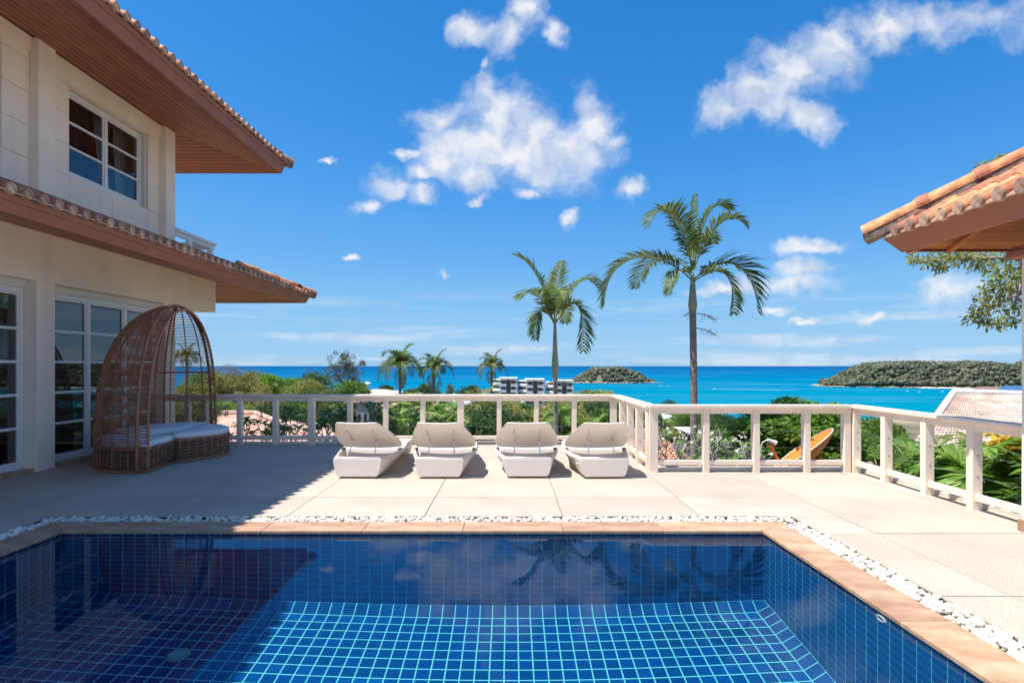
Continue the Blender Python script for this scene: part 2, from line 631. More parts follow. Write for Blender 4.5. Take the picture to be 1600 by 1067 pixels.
leaf_mat('palm_leaf', (0.045, 0.09, 0.02), (0.17, 0.22, 0.065), trans=0.3, rough=0.5, scale=1.2)
leaf_mat('areca_leaf', (0.07, 0.16, 0.025), (0.24, 0.38, 0.07), trans=0.35, rough=0.45, scale=2)
leaf_mat('croton_leaf', (0.45, 0.30, 0.03), (0.62, 0.45, 0.06), trans=0.25, rough=0.4, scale=3)
leaf_mat('forest_leaf', (0.08, 0.115, 0.06), (0.235, 0.22, 0.15), scale=0.03, rand=0.05, trans=0.15, rough=0.9)  # brown-grey far trees, tone also greyed in place of air haze


def weave_mat():
    m = bpy.data.materials.new('woven_white')
    nt, N, L = nodes_of(m)
    b = N['Principled BSDF']
    b.inputs['Base Color'].default_value = (0.96, 0.88, 0.80, 1)
    b.inputs['Roughness'].default_value = 0.55
    tc = N.new('ShaderNodeTexCoord')
    sp = N.new('ShaderNodeSeparateXYZ')
    L.new(tc.outputs['Object'], sp.inputs[0])

    def wave(sock, k):
        a = N.new('ShaderNodeMath')
        a.operation = 'MULTIPLY'
        a.inputs[1].default_value = k
        L.new(sock, a.inputs[0])
        s = N.new('ShaderNodeMath')
        s.operation = 'SINE'
        L.new(a.outputs[0], s.inputs[0])
        return s.outputs[0]
    ad = N.new('ShaderNodeMath')
    ad.operation = 'MULTIPLY'
    yz = N.new('ShaderNodeMath')
    yz.operation = 'ADD'
    L.new(sp.outputs[1], yz.inputs[0])
    L.new(sp.outputs[2], yz.inputs[1])
    L.new(wave(sp.outputs[0], 330), ad.inputs[0])
    L.new(wave(yz.outputs[0], 480), ad.inputs[1])
    bp = N.new('ShaderNodeBump')
    bp.inputs['Strength'].default_value = 0.6
    bp.inputs['Distance'].default_value = 0.006
    L.new(ad.outputs[0], bp.inputs['Height'])
    L.new(bp.outputs[0], b.inputs['Normal'])
    tr = N.new('ShaderNodeBsdfTranslucent')        # sun filters through the open weave
    tr.inputs['Color'].default_value = (0.97, 0.87, 0.77, 1)
    ms = N.new('ShaderNodeMixShader')
    ms.inputs[0].default_value = 0.2
    L.new(b.outputs[0], ms.inputs[1])
    L.new(tr.outputs[0], ms.inputs[2])
    L.new(ms.outputs[0], N['Material Output'].inputs['Surface'])
    M['woven_white'] = m


weave_mat()


def glass_mat():
    m = bpy.data.materials.new('window_glass')
    nt, N, L = nodes_of(m)
    N.remove(N['Principled BSDF'])
    fr = N.new('ShaderNodeFresnel')
    fr.inputs['IOR'].default_value = 1.9
    tr = N.new('ShaderNodeBsdfTransparent')
    tr.inputs[0].default_value = (0.62, 0.68, 0.72, 1)
    gl = N.new('ShaderNodeBsdfGlossy')
    gl.inputs['Roughness'].default_value = 0.0
    gl.inputs['Color'].default_value = (0.9, 0.95, 1, 1)
    ms = N.new('ShaderNodeMixShader')
    L.new(fr.outputs[0], ms.inputs[0])
    L.new(tr.outputs[0], ms.inputs[1])
    L.new(gl.outputs[0], ms.inputs[2])
    L.new(ms.outputs[0], N['Material Output'].inputs['Surface'])
    M['window_glass'] = m


glass_mat()


def water_mat():
    m = bpy.data.materials.new('pool_water')
    nt, N, L = nodes_of(m)
    N.remove(N['Principled BSDF'])
    rf = N.new('ShaderNodeBsdfRefraction')
    rf.inputs['IOR'].default_value = 1.333
    rf.inputs['Roughness'].default_value = 0.0
    rf.inputs['Color'].default_value = (0.90, 0.98, 1, 1)
    gl = N.new('ShaderNodeBsdfGlossy')
    gl.inputs['Roughness'].default_value = 0.0
    gl.inputs['Color'].default_value = (0.62, 0.74, 0.90, 1)
    # a breath of wind on the surface
    tc = N.new('ShaderNodeTexCoord')
    no = N.new('ShaderNodeTexNoise')
    no.inputs['Scale'].default_value = 2.2
    no.inputs['Detail'].default_value = 2
    L.new(tc.outputs['Object'], no.inputs['Vector'])
    bp = N.new('ShaderNodeBump')
    bp.inputs['Strength'].default_value = 0.007
    bp.inputs['Distance'].default_value = 0.05
    L.new(no.outputs['Fac'], bp.inputs['Height'])
    L.new(bp.outputs[0], gl.inputs['Normal'])
    fr = N.new('ShaderNodeFresnel')
    fr.inputs['IOR'].default_value = 1.333
    ms = N.new('ShaderNodeMixShader')
    L.new(fr.outputs[0], ms.inputs[0])
    L.new(rf.outputs[0], ms.inputs[1])
    L.new(gl.outputs[0], ms.inputs[2])
    L.new(ms.outputs[0], N['Material Output'].inputs['Surface'])
    M['pool_water'] = m


water_mat()


def sea_mat():
    m = bpy.data.materials.new('sea_water')
    nt, N, L = nodes_of(m)
    b = N['Principled BSDF']
    tc = N.new('ShaderNodeTexCoord')
    sp = N.new('ShaderNodeSeparateXYZ')
    L.new(tc.outputs['Object'], sp.inputs[0])
    # shallows turn turquoise towards the bay in the east and the shore
    dist = N.new('ShaderNodeVectorMath')
    dist.operation = 'DISTANCE'
    dist.inputs[1].default_value = (620, 560, 0)
    L.new(tc.outputs['Object'], dist.inputs[0])
    n0 = N.new('ShaderNodeTexNoise')
    n0.inputs['Scale'].default_value = 0.004
    n0.inputs['Detail'].default_value = 4
    mpp = N.new('ShaderNodeMapping')
    mpp.inputs['Scale'].default_value = (1, 0.3, 1)
    L.new(tc.outputs['Object'], mpp.inputs['Vector'])
    L.new(mpp.outputs[0], n0.inputs['Vector'])
    ma = N.new('ShaderNodeMath')
    ma.operation = 'MULTIPLY_ADD'
    L.new(n0.outputs['Fac'], ma.inputs[0])
    ma.inputs[1].default_value = 900
    L.new(dist.outputs['Value'], ma.inputs[2])
    cr = N.new('ShaderNodeValToRGB')
    mr = N.new('ShaderNodeMapRange')
    mr.inputs['From Min'].default_value = 600
    mr.inputs['From Max'].default_value = 9000
    L.new(ma.outputs[0], mr.inputs['Value'])
    L.new(mr.outputs[0], cr.inputs[0])
    e = cr.color_ramp.elements
    e[0].position, e[0].color = 0.0, (0.0, 0.175, 0.255, 1)
    e[1].position, e[1].color = 1.0, (0.002, 0.072, 0.20, 1)
    k = e.new(0.09)
    k.color = (0.0, 0.145, 0.26, 1)
    k = e.new(0.3)
    k.color = (0.0, 0.105, 0.245, 1)
    # slicks and wind lanes
    mp = N.new('ShaderNodeMapping')
    mp.inputs['Scale'].default_value = (0.0016, 0.009, 1)
    mp.inputs['Rotation'].default_value = (0, 0, 0.15)
    L.new(tc.outputs['Object'], mp.inputs['Vector'])
    n1 = N.new('ShaderNodeTexNoise')
    n1.inputs['Scale'].default_value = 1.0
    n1.inputs['Detail'].default_value = 7
    n1.inputs['Distortion'].default_value = 1.2
    L.new(mp.outputs[0], n1.inputs['Vector'])
    r1 = N.new('ShaderNodeMapRange')
    r1.inputs['From Min'].default_value = 0.52
    r1.inputs['From Max'].default_value = 0.75
    r1.inputs['To Max'].default_value = 0.5
    L.new(n1.outputs['Fac'], r1.inputs['Value'])
    mx = N.new('ShaderNodeMix')
    mx.data_type = 'RGBA'
    L.new(r1.outputs[0], mx.inputs['Factor'])
    L.new(cr.outputs[0], mx.inputs[6])
    mx.inputs[7].default_value = (0.06, 0.21, 0.33, 1)
    L.new(mx.outputs[2], b.inputs['Base Color'])
    b.inputs['Roughness'].default_value = 0.55
    b.inputs['Specular IOR Level'].default_value = 0.0
    n2 = N.new('ShaderNodeTexNoise')
    n2.inputs['Scale'].default_value = 0.05
    n2.inputs['Detail'].default_value = 8
    L.new(tc.outputs['Object'], n2.inputs['Vector'])
    bp = N.new('ShaderNodeBump')
    bp.inputs['Strength'].default_value = 0.25
    bp.inputs['Distance'].default_value = 3
    L.new(n2.outputs['Fac'], bp.inputs['Height'])
    L.new(bp.outputs[0], b.inputs['Normal'])
    M['sea_water'] = m


sea_mat()

def piece(name, mesh, parent, loc, rz=0.0, rot=None, scale=None):
    o = link(name, mesh, parent)
    o.location = loc
    o.rotation_euler = rot if rot is not None else (0, 0, rz)
    if scale is not None:
        o.scale = scale
    TOP[o.name] = Vector((0, 0, 0))
    return o


# ------------------------------------------------------------------ terrace deck
PX0, PX1, PY0, PY1 = -3.80, 2.14, 0.55, 4.78       # pool opening
CW = 0.265                                         # coping width
PBW = 0.195                                        # pebble band
WATER_Z = -0.030
FLOOR_Z = -1.61
SL = 1.277
DX1, DY_FAR, DY_MID, RX = 1.92, 10.02, 7.50, 4.56


def split_rect(r, hole):
    x0, x1, y0, y1 = r
    a, b, c, d = hole
    if x1 <= a or x0 >= b or y1 <= c or y0 >= d:
        return [r]
    out = []
    if y0 < c:
        out.append((x0, x1, y0, c))
    if y1 > d:
        out.append((x0, x1, d, y1))
    ym0, ym1 = max(y0, c), min(y1, d)
    if x0 < a:
        out.append((x0, a, ym0, ym1))
    if x1 > b:
        out.append((b, x1, ym0, ym1))
    return out


def build_deck():
    bed = MB()
    hx0, hx1, hy0, hy1 = PX0 - CW - PBW, PX1 + CW + PBW, PY0 - CW - PBW, PY1 + CW + PBW
    hole = (hx0, hx1, hy0, hy1)
    for r in ((-6.36, hx0, -2.5, DY_FAR), (hx0, hx1, hy1, DY_FAR), (hx0, hx1, -2.5, hy0), (hx1, RX + 0.05, -2.5, DY_MID)):
        x0, x1, y0, y1 = r
        if r[0] == hx0 and r[3] == DY_FAR:
            bed.box(x0, DX1, y0, y1, -0.28, -0.012)
            bed.box(DX1, x1, y0, DY_MID, -0.28, -0.012)
        else:
            bed.box(x0, x1, y0, y1, -0.28, -0.012)
    deck = tag(bed.build('terrace_deck', M['joint_dark']), 'pale stone slab terrace around the pool', kind='structure')
    xs = [-0.80 + SL * k for k in range(-5, 6)]
    ys = [8.535 + SL * k for k in range(-9, 3)]
    g = 0.004
    for i in range(len(xs) - 1):
        for j in range(len(ys) - 1):
            x0, x1, y0, y1 = xs[i], xs[i + 1], ys[j], ys[j + 1]
            x0, x1 = max(x0, -6.36), min(x1, RX + 0.05)
            y0, y1 = max(y0, -2.5), min(y1, DY_FAR)
            if x1 - x0 < 0.02 or y1 - y0 < 0.02:
                continue
            parts = [(x0, x1, y0, y1)]
            for h in (hole, (DX1, 99, DY_MID, 99)):
                parts = [q for p in parts for q in split_rect(p, h)]
            for p in parts:
                a, b, c, d = p
                a2 = a + (g if a == x0 else 0)
                b2 = b - (g if b == x1 else 0)
                c2 = c + (g if c == y0 else 0)
                d2 = d - (g if d == y1 else 0)
                if b2 - a2 < 0.02 or d2 - c2 < 0.02:
                    continue
                mx, my = (a2 + b2) / 2, (c2 + d2) / 2
                mb = MB().box(a2 - mx, b2 - mx, c2 - my, d2 - my, -0.03, 0)
                me = mb.mesh('paving_slab', M['deck_stone'])
                piece('paving_slab', me, deck, (mx, my, random.uniform(-0.0012, 0.0012)))
    # kerb round the outer edge, below the railings
    k = MB()
    k.box(-6.2, DX1 + 0.10, DY_FAR, DY_FAR + 0.12, -0.30, 0.035)
    k.box(DX1, DX1 + 0.10, DY_MID + 0.12, DY_FAR, -0.30, 0.035)
    k.box(DX1, RX + 0.17, DY_MID, DY_MID + 0.12, -0.30, 0.035)
    k.box(RX + 0.05, RX + 0.17, -2.5, DY_MID, -0.30, 0.035)
    k.build('kerb', M['rail_paint'], deck)
    # retaining wall carrying the terrace
    wl = MB()
    wl.box(-12, DX1, -3, DY_FAR - 0.1, -7, -0.282)
    wl.box(DX1, RX, -3, DY_MID - 0.1, -7, -0.282)
    # the pool needs room: built as four blocks round it
    wl = MB()
    wl.box(-12, PX0 - 0.25, -3, DY_FAR - 0.1, -7, -0.282)
    wl.box(PX0 - 0.25, PX1 + 0.25, PY1 + 0.25, DY_FAR - 0.1, -7, -0.282) if False else None
    wl.box(PX0 - 0.25, DX1, PY1 + 0.25, DY_FAR - 0.1, -7, -0.282)
    wl.box(DX1, PX1 + 0.25, PY1 + 0.25, DY_MID - 0.1, -7, -0.282)
    wl.box(PX1 + 0.25, RX, -3, DY_MID - 0.1, -7, -0.282)
    tag(wl.build('retaining_wall', M['render_white']), 'white rendered retaining wall carrying the terrace', kind='structure')


build_deck()


# ------------------------------------------------------------------ pool
def build_pool():
    pool = thing('swimming_pool', ((PX0 + PX1) / 2, (PY0 + PY1) / 2, FLOOR_Z), 'rectangular swimming pool lined with square cobalt blue tiles', 'pool')
    ch = 0.10
    zt = -0.012
    sh = MB()
    x0, x1, y0, y1 = PX0, PX1, PY0, PY1
    zc = FLOOR_Z + ch

    def quad(a, b, c, d):
        sh.add([a, b, c, d], [(0, 1, 2, 3)])
    quad((x0 + ch, y0 + ch, FLOOR_Z), (x1 - ch, y0 + ch, FLOOR_Z), (x1 - ch, y1 - ch, FLOOR_Z), (x0 + ch, y1 - ch, FLOOR_Z))
    ring = [(x0, y0), (x1, y0), (x1, y1), (x0, y1)]
    inn = [(x0 + ch, y0 + ch), (x1 - ch, y0 + ch), (x1 - ch, y1 - ch), (x0 + ch, y1 - ch)]
    for i in range(4):
        j = (i + 1) % 4
        quad((*ring[i], zc), (*ring[i], zt), (*ring[j], zt), (*ring[j], zc))
        quad((*inn[i], FLOOR_Z), (*ring[i], zc), (*ring[j], zc), (*inn[j], FLOOR_Z))
    shell = sh.build('grout', M['pool_grout'], pool, recalc=False)
    shell.cycles.is_caustics_receiver = True
    # tiles: pitch, raised 3 mm on the grout, arrised edges
    tiles = []       # (origin, u, v, n)
    nx, ny = 57, 40
    g = 0.0046
    px_, py_ = (x1 - x0) / nx, (y1 - y0) / ny

    def lay(o, u, v, n, nu, nv):
        o, u, v, n = map(Vector, (o, u, v, n))
        for i in range(nu):
            for j in range(nv):
                tiles.append((o + u * i + v * j, u, v, n))
    fx, fy = (x1 - x0 - 2 * ch) / 55, (y1 - y0 - 2 * ch) / 38
    lay((x0 + ch, y0 + ch, FLOOR_Z), (fx, 0, 0), (0, fy, 0), (0, 0, 1), 55, 38)
    nfloor = len(tiles)
    nz = 14
    pz = (zt - zc) / nz
    lay((x0, y1, zc), (px_, 0, 0), (0, 0, pz), (0, -1, 0), nx, nz)
    lay((x0, y0, zc), (px_, 0, 0), (0, 0, pz), (0, 1, 0), nx, nz)
    lay((x0, y0, zc), (0, py_, 0), (0, 0, pz), (1, 0, 0), ny, nz)
    lay((x1, y0, zc), (0, py_, 0), (0, 0, pz), (-1, 0, 0), ny, nz)
    r2 = math.sqrt(.5)
    lay((x0 + ch, y1 - ch, FLOOR_Z), (fx, 0, 0), (0, ch, ch), (0, -r2, r2), 55, 1)
    lay((x0 + ch, y0 + ch, FLOOR_Z), (fx, 0, 0), (0, -ch, ch), (0, r2, r2), 55, 1)
    lay((x0 + ch, y0 + ch, FLOOR_Z), (0, fy, 0), (-ch, 0, ch), (r2, 0, r2), 38, 1)
    lay((x1 - ch, y0 + ch, FLOOR_Z), (0, fy, 0), (ch, 0, ch), (-r2, 0, r2), 38, 1)

    tri = []
    for (sx, sy, X, Yc) in ((1, 1, x0, y0), (-1, 1, x1, y0), (1, -1, x0, y1), (-1, -1, x1, y1)):
        a_ = Vector((X + sx * ch, Yc + sy * ch, FLOOR_Z))
        k_ = Vector((X, Yc, zc))
        for (b_, n_) in ((Vector((X + sx * ch, Yc, zc)), Vector((0, sy * r2, r2))), (Vector((X, Yc + sy * ch, zc)), Vector((sx * r2, 0, r2)))):
            m_ = (a_ + b_ + k_) / 3
            tri.append([m_ + (q - m_) * .90 + n_ * .003 for q in (a_, b_, k_)])

    def tile_pts(t, local=False):
        o, u, v, n = t
        if local:
            o = Vector((0, 0, 0))
        du, dv = u.normalized() * g, v.normalized() * g
        e = 0.0022
        eu, ev = u.normalized() * e, v.normalized() * e
        base = [o + du + dv + n * .0005, o + u - du + dv + n * .0005, o + u + v - du - dv + n * .0005, o + v + du - dv + n * .0005]
        top = [base[0] + eu + ev + n * .0025, base[1] - eu + ev + n * .0025, base[2] - eu - ev + n * .0025, base[3] + eu - ev + n * .0025]
        return base + top
    FS = [(4, 5, 6, 7), (0, 1, 5, 4), (1, 2, 6, 5), (2, 3, 7, 6), (3, 0, 4, 7)]
    # the 300 that show largest: floor tiles in view, nearest rows
    cand = sorted(range(nfloor), key=lambda k: abs(tiles[k][0].y - 4.25) + 0.05 * abs(tiles[k][0].x + 0.3))[:300]
    big = set(cand)
    me = MB().add(tile_pts((Vector((0, 0, 0)), Vector((fx, 0, 0)), Vector((0, fy, 0)), Vector((0, 0, 1)))), FS).mesh('pool_tile', M['pool_tile_piece'])
    for k in cand:
        o = piece('pool_tile', me, pool, tiles[k][0])
        o.cycles.is_caustics_receiver = True
    mb = MB()
    for k, t in enumerate(tiles):
        if k not in big:
            mb.add(tile_pts(t), FS)
    for q in tri:
        mb.add(q, [(0, 1, 2)])
    rest = tag(mb.build('tile_lining', M['pool_tile'], pool), kind='stuff')
    rest.cycles.is_caustics_receiver = True
    # floor drain and wall inlet
    d = MB()
    c = Vector((-2.39, 4.07, FLOOR_Z + 0.004))
    d.tube([c, c + Vector((0, 0, .012)), c + Vector((0, 0, .018))], [.078, .078, .062], 24)
    dr = d.build('floor_drain', pm('drain_plastic', (0.20, 0.42, 0.38), 0.5, 0.05), pool)
    d = MB()
    for k in range(-3, 4):
        d.box(c.x + k * .015 - .004, c.x + k * .015 + .004, c.y - .04, c.y + .04, c.z + .0185, c.z + .021)
    g_ = d.build('grille', M['pool_grout'], dr)
    for o in (dr, g_):
        o.cycles.is_caustics_receiver = True
    d = MB()
    c = Vector((x1 - .004, 3.26, -.115))
    for (xa, r0, r1) in ((0, .045, .045),):
        n = 24
        vs, fs = [], []
        for k in range(n):
            a = 2 * math.pi * k / n
            for (r, dx) in ((.046, 0), (.044, -.008), (.028, -.010), (.024, -.002)):
                vs.append(c + Vector((dx, math.cos(a) * r, math.sin(a) * r)))
        for k in range(n):
            k2 = (k + 1) % n
            for q in range(3):
                fs.append((k * 4 + q, k * 4 + q + 1, k2 * 4 + q + 1, k2 * 4 + q))
        d.add(vs, fs)
    inlet = d.build('wall_inlet', M['plastic_white'], pool, smooth=True, recalc=True)
    inlet.cycles.is_caustics_receiver = True
    # coping
    L = 0.95
    oh = 0.02

    def stone(poly, z=0.006):
        cx = sum(p[0] for p in poly) / len(poly)
        cy = sum(p[1] for p in poly) / len(poly)
        mb = MB().prism([(p[0] - cx, p[1] - cy, -0.03) for p in poly], (0, 0, 0.03))
        me = mb.mesh('coping_stone', M['coping_stone'])
        o = piece('coping_stone', me, pool, (cx, cy, z + random.uniform(-.0008, .0008)))
        b = o.modifiers.new('bevel', 'BEVEL')
        b.width, b.segments = .006, 2
    jg = .0015
    for side in range(4):
        if side in (0, 2):
            yi, yo = (y1 - oh, y1 + CW) if side == 0 else (y0 + oh, y0 - CW)
            n = 7
            xi = np.linspace(x0, x1, n + 1)
            for k in range(n):
                a, b = xi[k] + jg, xi[k + 1] - jg
                ai, bi, ao, bo = a, b, a, b
                if k == 0:
                    ai, ao = x0 + oh, x0 - CW + .002
                if k == n - 1:
                    bi, bo = x1 - oh, x1 + CW - .002
                poly = [(ai, yi), (bi, yi), (bo, yo), (ao, yo)]
                stone(poly if side == 0 else poly[::-1])
        else:
            xi_, xo = (x1 - oh, x1 + CW) if side == 1 else (x0 + oh, x0 - CW)
            n = 5
            yi = np.linspace(y0, y1, n + 1)
            for k in range(n):
                a, b = yi[k] + jg, yi[k + 1] - jg
                ai, bi, ao, bo = a, b, a, b
                if k == 0:
                    ai, ao = y0 + oh, y0 - CW + .002
                if k == n - 1:
                    bi, bo = y1 - oh, y1 + CW - .002
                poly = [(xi_, ai), (xo, ao), (xo, bo), (xi_, bi)]
                stone(poly if side == 1 else poly[::-1])
    # lip closing the gap between coping and tiles, and the solid under the coping
    s = MB()
    s.box(x0 - CW, x0 - .002, y0 - CW, y1 + CW, -.20, -.026)
    s.box(x1 + .002, x1 + CW, y0 - CW, y1 + CW, -.20, -.026)
    s.box(x0 - .002, x1 + .002, y1 + .002, y1 + CW, -.20, -.026)
    s.box(x0 - .002, x1 + .002, y0 - CW, y0 - .002, -.20, -.026)
    s.build('coping_bed', M['joint_dark'], pool)
    # water
    n = 1
    wv = MB()
    wv.add([(x0 - .001, y0 - .001, WATER_Z), (x1 + .001, y0 - .001, WATER_Z), (x1 + .001, y1 + .001, WATER_Z), (x0 - .001, y1 + .001, WATER_Z)], [(0, 1, 2, 3)])
    water = wv.build('pool_water', M['pool_water'], smooth=True)
    tag(water, 'still clear pool water', kind='structure')
    water.cycles.is_caustics_caster = True
    return pool


build_pool()


def pebble_mesh(seed):
    import bmesh
    r = np.random.default_rng(seed)
    bm = bmesh.new()
    bmesh.ops.create_icosphere(bm, subdivisions=2 if seed < 3 else 1, radius=1.0)
    ph = r.uniform(0, 6, 6)
    for v in bm.verts:
        d = 1 + .13 * math.sin(2.1 * v.co.x + ph[0]) + .12 * math.sin(2.4 * v.co.y + ph[1]) + .1 * math.sin(2.7 * v.co.z + ph[2])
        v.co = v.co * d
        v.co.z *= .62
    vs = [tuple(v.co) for v in bm.verts]
    fs = [tuple(v.index for v in f.verts) for f in bm.faces]
    bm.free()
    return vs, fs


def build_pebbles():
    bed = MB()
    a, b = CW, CW + PBW
    x0, x1, y0, y1 = PX0, PX1, PY0, PY1
    bands = [(x0 - b, x1 + b, y1 + a, y1 + b), (x1 + a, x1 + b, y0 - b, y1 + a), (x0 - b, x0 - a, y0 - b, y1 + a), (x0 - a, x1 + a, y0 - b, y0 - a)]
    for q in bands:
        bed.box(q[0], q[1], q[2], q[3], -.20, -.035)
    border = thing('pebble_border', (0, 5.1, -.2), 'band of white pebbles between the pool coping and the paving', 'pebbles')
    bed.build('gravel_bed', M['gravel_bed'], border)
    metas = [pebble_mesh(k) for k in range(6)]
    shared = []
    for vs, fs in metas[:3]:
        shared.append(MB().add(vs, fs).mesh('pebble', M['pebble'], smooth=True))
    P = []
    for bi, q in enumerate(bands):
        area = (q[1] - q[0]) * (q[3] - q[2])
        n = int(area / .00072)
        if bi == 3:
            n = int(n * .5)
        pts = np.column_stack([rng.uniform(q[0] + .015, q[1] - .015, n), rng.uniform(q[2] + .015, q[3] - .015, n)])
        for k, (x, y) in enumerate(pts):
            lvl = k / n
            s = float(rng.uniform(.0125, .0245)) * (1.15 if lvl > .6 else 1)
            z = -.020 + (.013 if lvl > .55 else 0) + float(rng.uniform(-.004, .006))
            P.append((x, y, z, s, lvl))
    vis = [k for k, p in enumerate(P) if p[4] > .55 and p[1] > 2.2 and abs(p[0]) / p[1] < .92]
    vis.sort(key=lambda k: P[k][1] - P[k][3] * 20)
    big = set(vis[:300])
    mb = MB()
    for k, (x, y, z, s, lvl) in enumerate(P):
        rot = (float(rng.uniform(-.35, .35)), float(rng.uniform(-.35, .35)), float(rng.uniform(0, 6.28)))
        sc_ = (s * float(rng.uniform(1, 1.35)), s * float(rng.uniform(.75, 1)), s * float(rng.uniform(.8, 1)))
        if k in big:
            piece('pebble', shared[k % 3], border, (x, y, z), rot=rot, scale=sc_)
        else:
            vs, fs = metas[3 + k % 3]
            mat = Matrix.Translation((x, y, z)) @ Matrix.Rotation(rot[2], 4, 'Z') @ Matrix.Rotation(rot[0], 4, 'X') @ Matrix.Diagonal((*sc_, 1))
            A = np.array(mat)[:3, :3]
            t = np.array((x, y, z))
            mb.add((np.array(vs) @ A.T + t).tolist(), fs)
    tag(mb.build('pebbles', M['pebble'], border, smooth=True), kind='stuff')


build_pebbles()


# ------------------------------------------------------------------ railings
def railing(name, p0, p1, posts, label, thick=(), wires=True, z_top=.88):
    """straight run from p0 to p1 (x, y); posts: distances along the run"""
    p0, p1 = Vector((*p0, 0)), Vector((*p1, 0))
    d = (p1 - p0)
    ln = d.length
    d.normalize()
    nrm = Vector((-d.y, d.x, 0))
    t = thing(name, p0, label, 'railing', 'white terrace railings')

    def bar(nm, s0, s1, n0, n1, z0, z1, bevel=.006):
        mb = MB()
        c = [p0 + d * s0 + nrm * n0, p0 + d * s1 + nrm * n0, p0 + d * s1 + nrm * n1, p0 + d * s0 + nrm * n1]
        mb.hexa([(*q.xy, z0) for q in c] + [(*q.xy, z1) for q in c])
        return mb.build(nm, M['rail_paint'], t, bevel=bevel, recalc=True)
    bar('handrail', -.06, ln + .06, -.075, .075, z_top - .042, z_top)
    bar('under_rail', -.02, ln + .02, -.035, .035, z_top - .115, z_top - .0425)
    for i in range(len(posts) - 1):
        bar('bottom_rail', posts[i] + .04, posts[i + 1] - .04, -.026, .026, .092, .158)
    for i, s in enumerate(posts):
        hw = .056 if i in thick else .041
        po = bar('post', s - hw, s + hw, -.05, .05, -.012, z_top - .043)
        if wires:
            for z in (.32, .53):
                mb = MB()
                q = p0 + d * s + Vector((0, 0, z))
                mb.tube([q - d * (hw + .004), q + d * (hw + .004)], .007, 8)
                mb.build('wire_eye', M['dark_hole'], po)
    if wires:
        for z in (.32, .53):
            mb = MB()
            mb.tube([p0 + Vector((0, 0, z)), p1 + Vector((0, 0, z))], .0016, 5)
            mb.build('wire', M['steel'], t)
    return t


def px_far(px):
    return (px - CX) * 9.93 / F


far_posts = [px_far(p) + 6.15 for p in (294, 321, 375, 431, 487, 547, 603, 661, 720, 780, 838, 897)] + [1.80 + 6.15]
railing('terrace_railing', (-6.15, 9.93), (1.80, 9.93), far_posts, 'long white railing at the far edge behind the four loungers', thick=(4, 8, 12))
railing('terrace_railing', (1.83, 7.42), (1.83, 9.85), [.02, .63, 1.24, 1.84], 'short white railing running away from the viewer beside the rightmost lounger', thick=(0,))
railing('terrace_railing', (1.86, 7.40), (4.42, 7.40), [.0, .685, 1.34, 2.0, 2.52], 'white railing in front of the orange satellite dish', thick=(0,))
railing('terrace_railing', (4.49, 4.86), (4.49, 7.40), [.02, .62, 1.24, 1.90, 2.52], 'white railing on the right with feathery palm fronds behind it', thick=(4,))

# ------------------------------------------------------------------ villa
XW = -6.20        # outer plane of piers and beams
XE = -4.80        # eave line


def barrel_mesh(L=.42, r0=.054, r1=.046, name='roof_tile', n=10):
    """half-round clay tile along -x from the eave end at the origin, with a closed round front"""
    mb = MB()
    vs, fs = [], []
    for (x, r) in ((0, r0), (-L, r1)):
        for k in range(n + 1):
            a = -0.25 + (math.pi + .5) * k / n
            vs.append((x, math.cos(a) * r, math.sin(a) * r))
        for k in range(n + 1):
            a = -0.25 + (math.pi + .5) * k / n
            vs.append((x, math.cos(a) * (r - .012), math.sin(a) * (r - .012)))
    m = n + 1
    for k in range(n):
        fs.append((k, k + 1, 2 * m + k + 1, 2 * m + k))
        fs.append((m + k, 3 * m + k, 3 * m + k + 1, m + k + 1))
        fs.append((k, m + k, m + k + 1, k + 1))
    mb.add(vs, fs)
    return mb.mesh(name, M['clay_tile'], smooth=False)


def cap_mesh(r=.0555):
    mb = MB()
    n = 14
    vs = [(0.0, 0, 0)] + [(-.006, math.cos(2 * math.pi * k / n) * r, math.sin(2 * math.pi * k / n) * r) for k in range(n)]
    vs += [(-.05, v[1], v[2]) for v in vs[1:]]
    fs = [(0, 1 + k, 1 + (k + 1) % n) for k in range(n)]
    fs += [(1 + k, 1 + n + k, 1 + n + (k + 1) % n, 1 + (k + 1) % n) for k in range(n)]
    mb.add(vs, fs)
    return mb.mesh('tile_end', M['clay_cap'], smooth=False)


BARREL = barrel_mesh()
CAP = cap_mesh()
HIPTILE = barrel_mesh(.48, .085, .075, 'hip_tile', 12)
HIPCOLLAR = barrel_mesh(.10, .097, .094, 'hip_collar', 12)


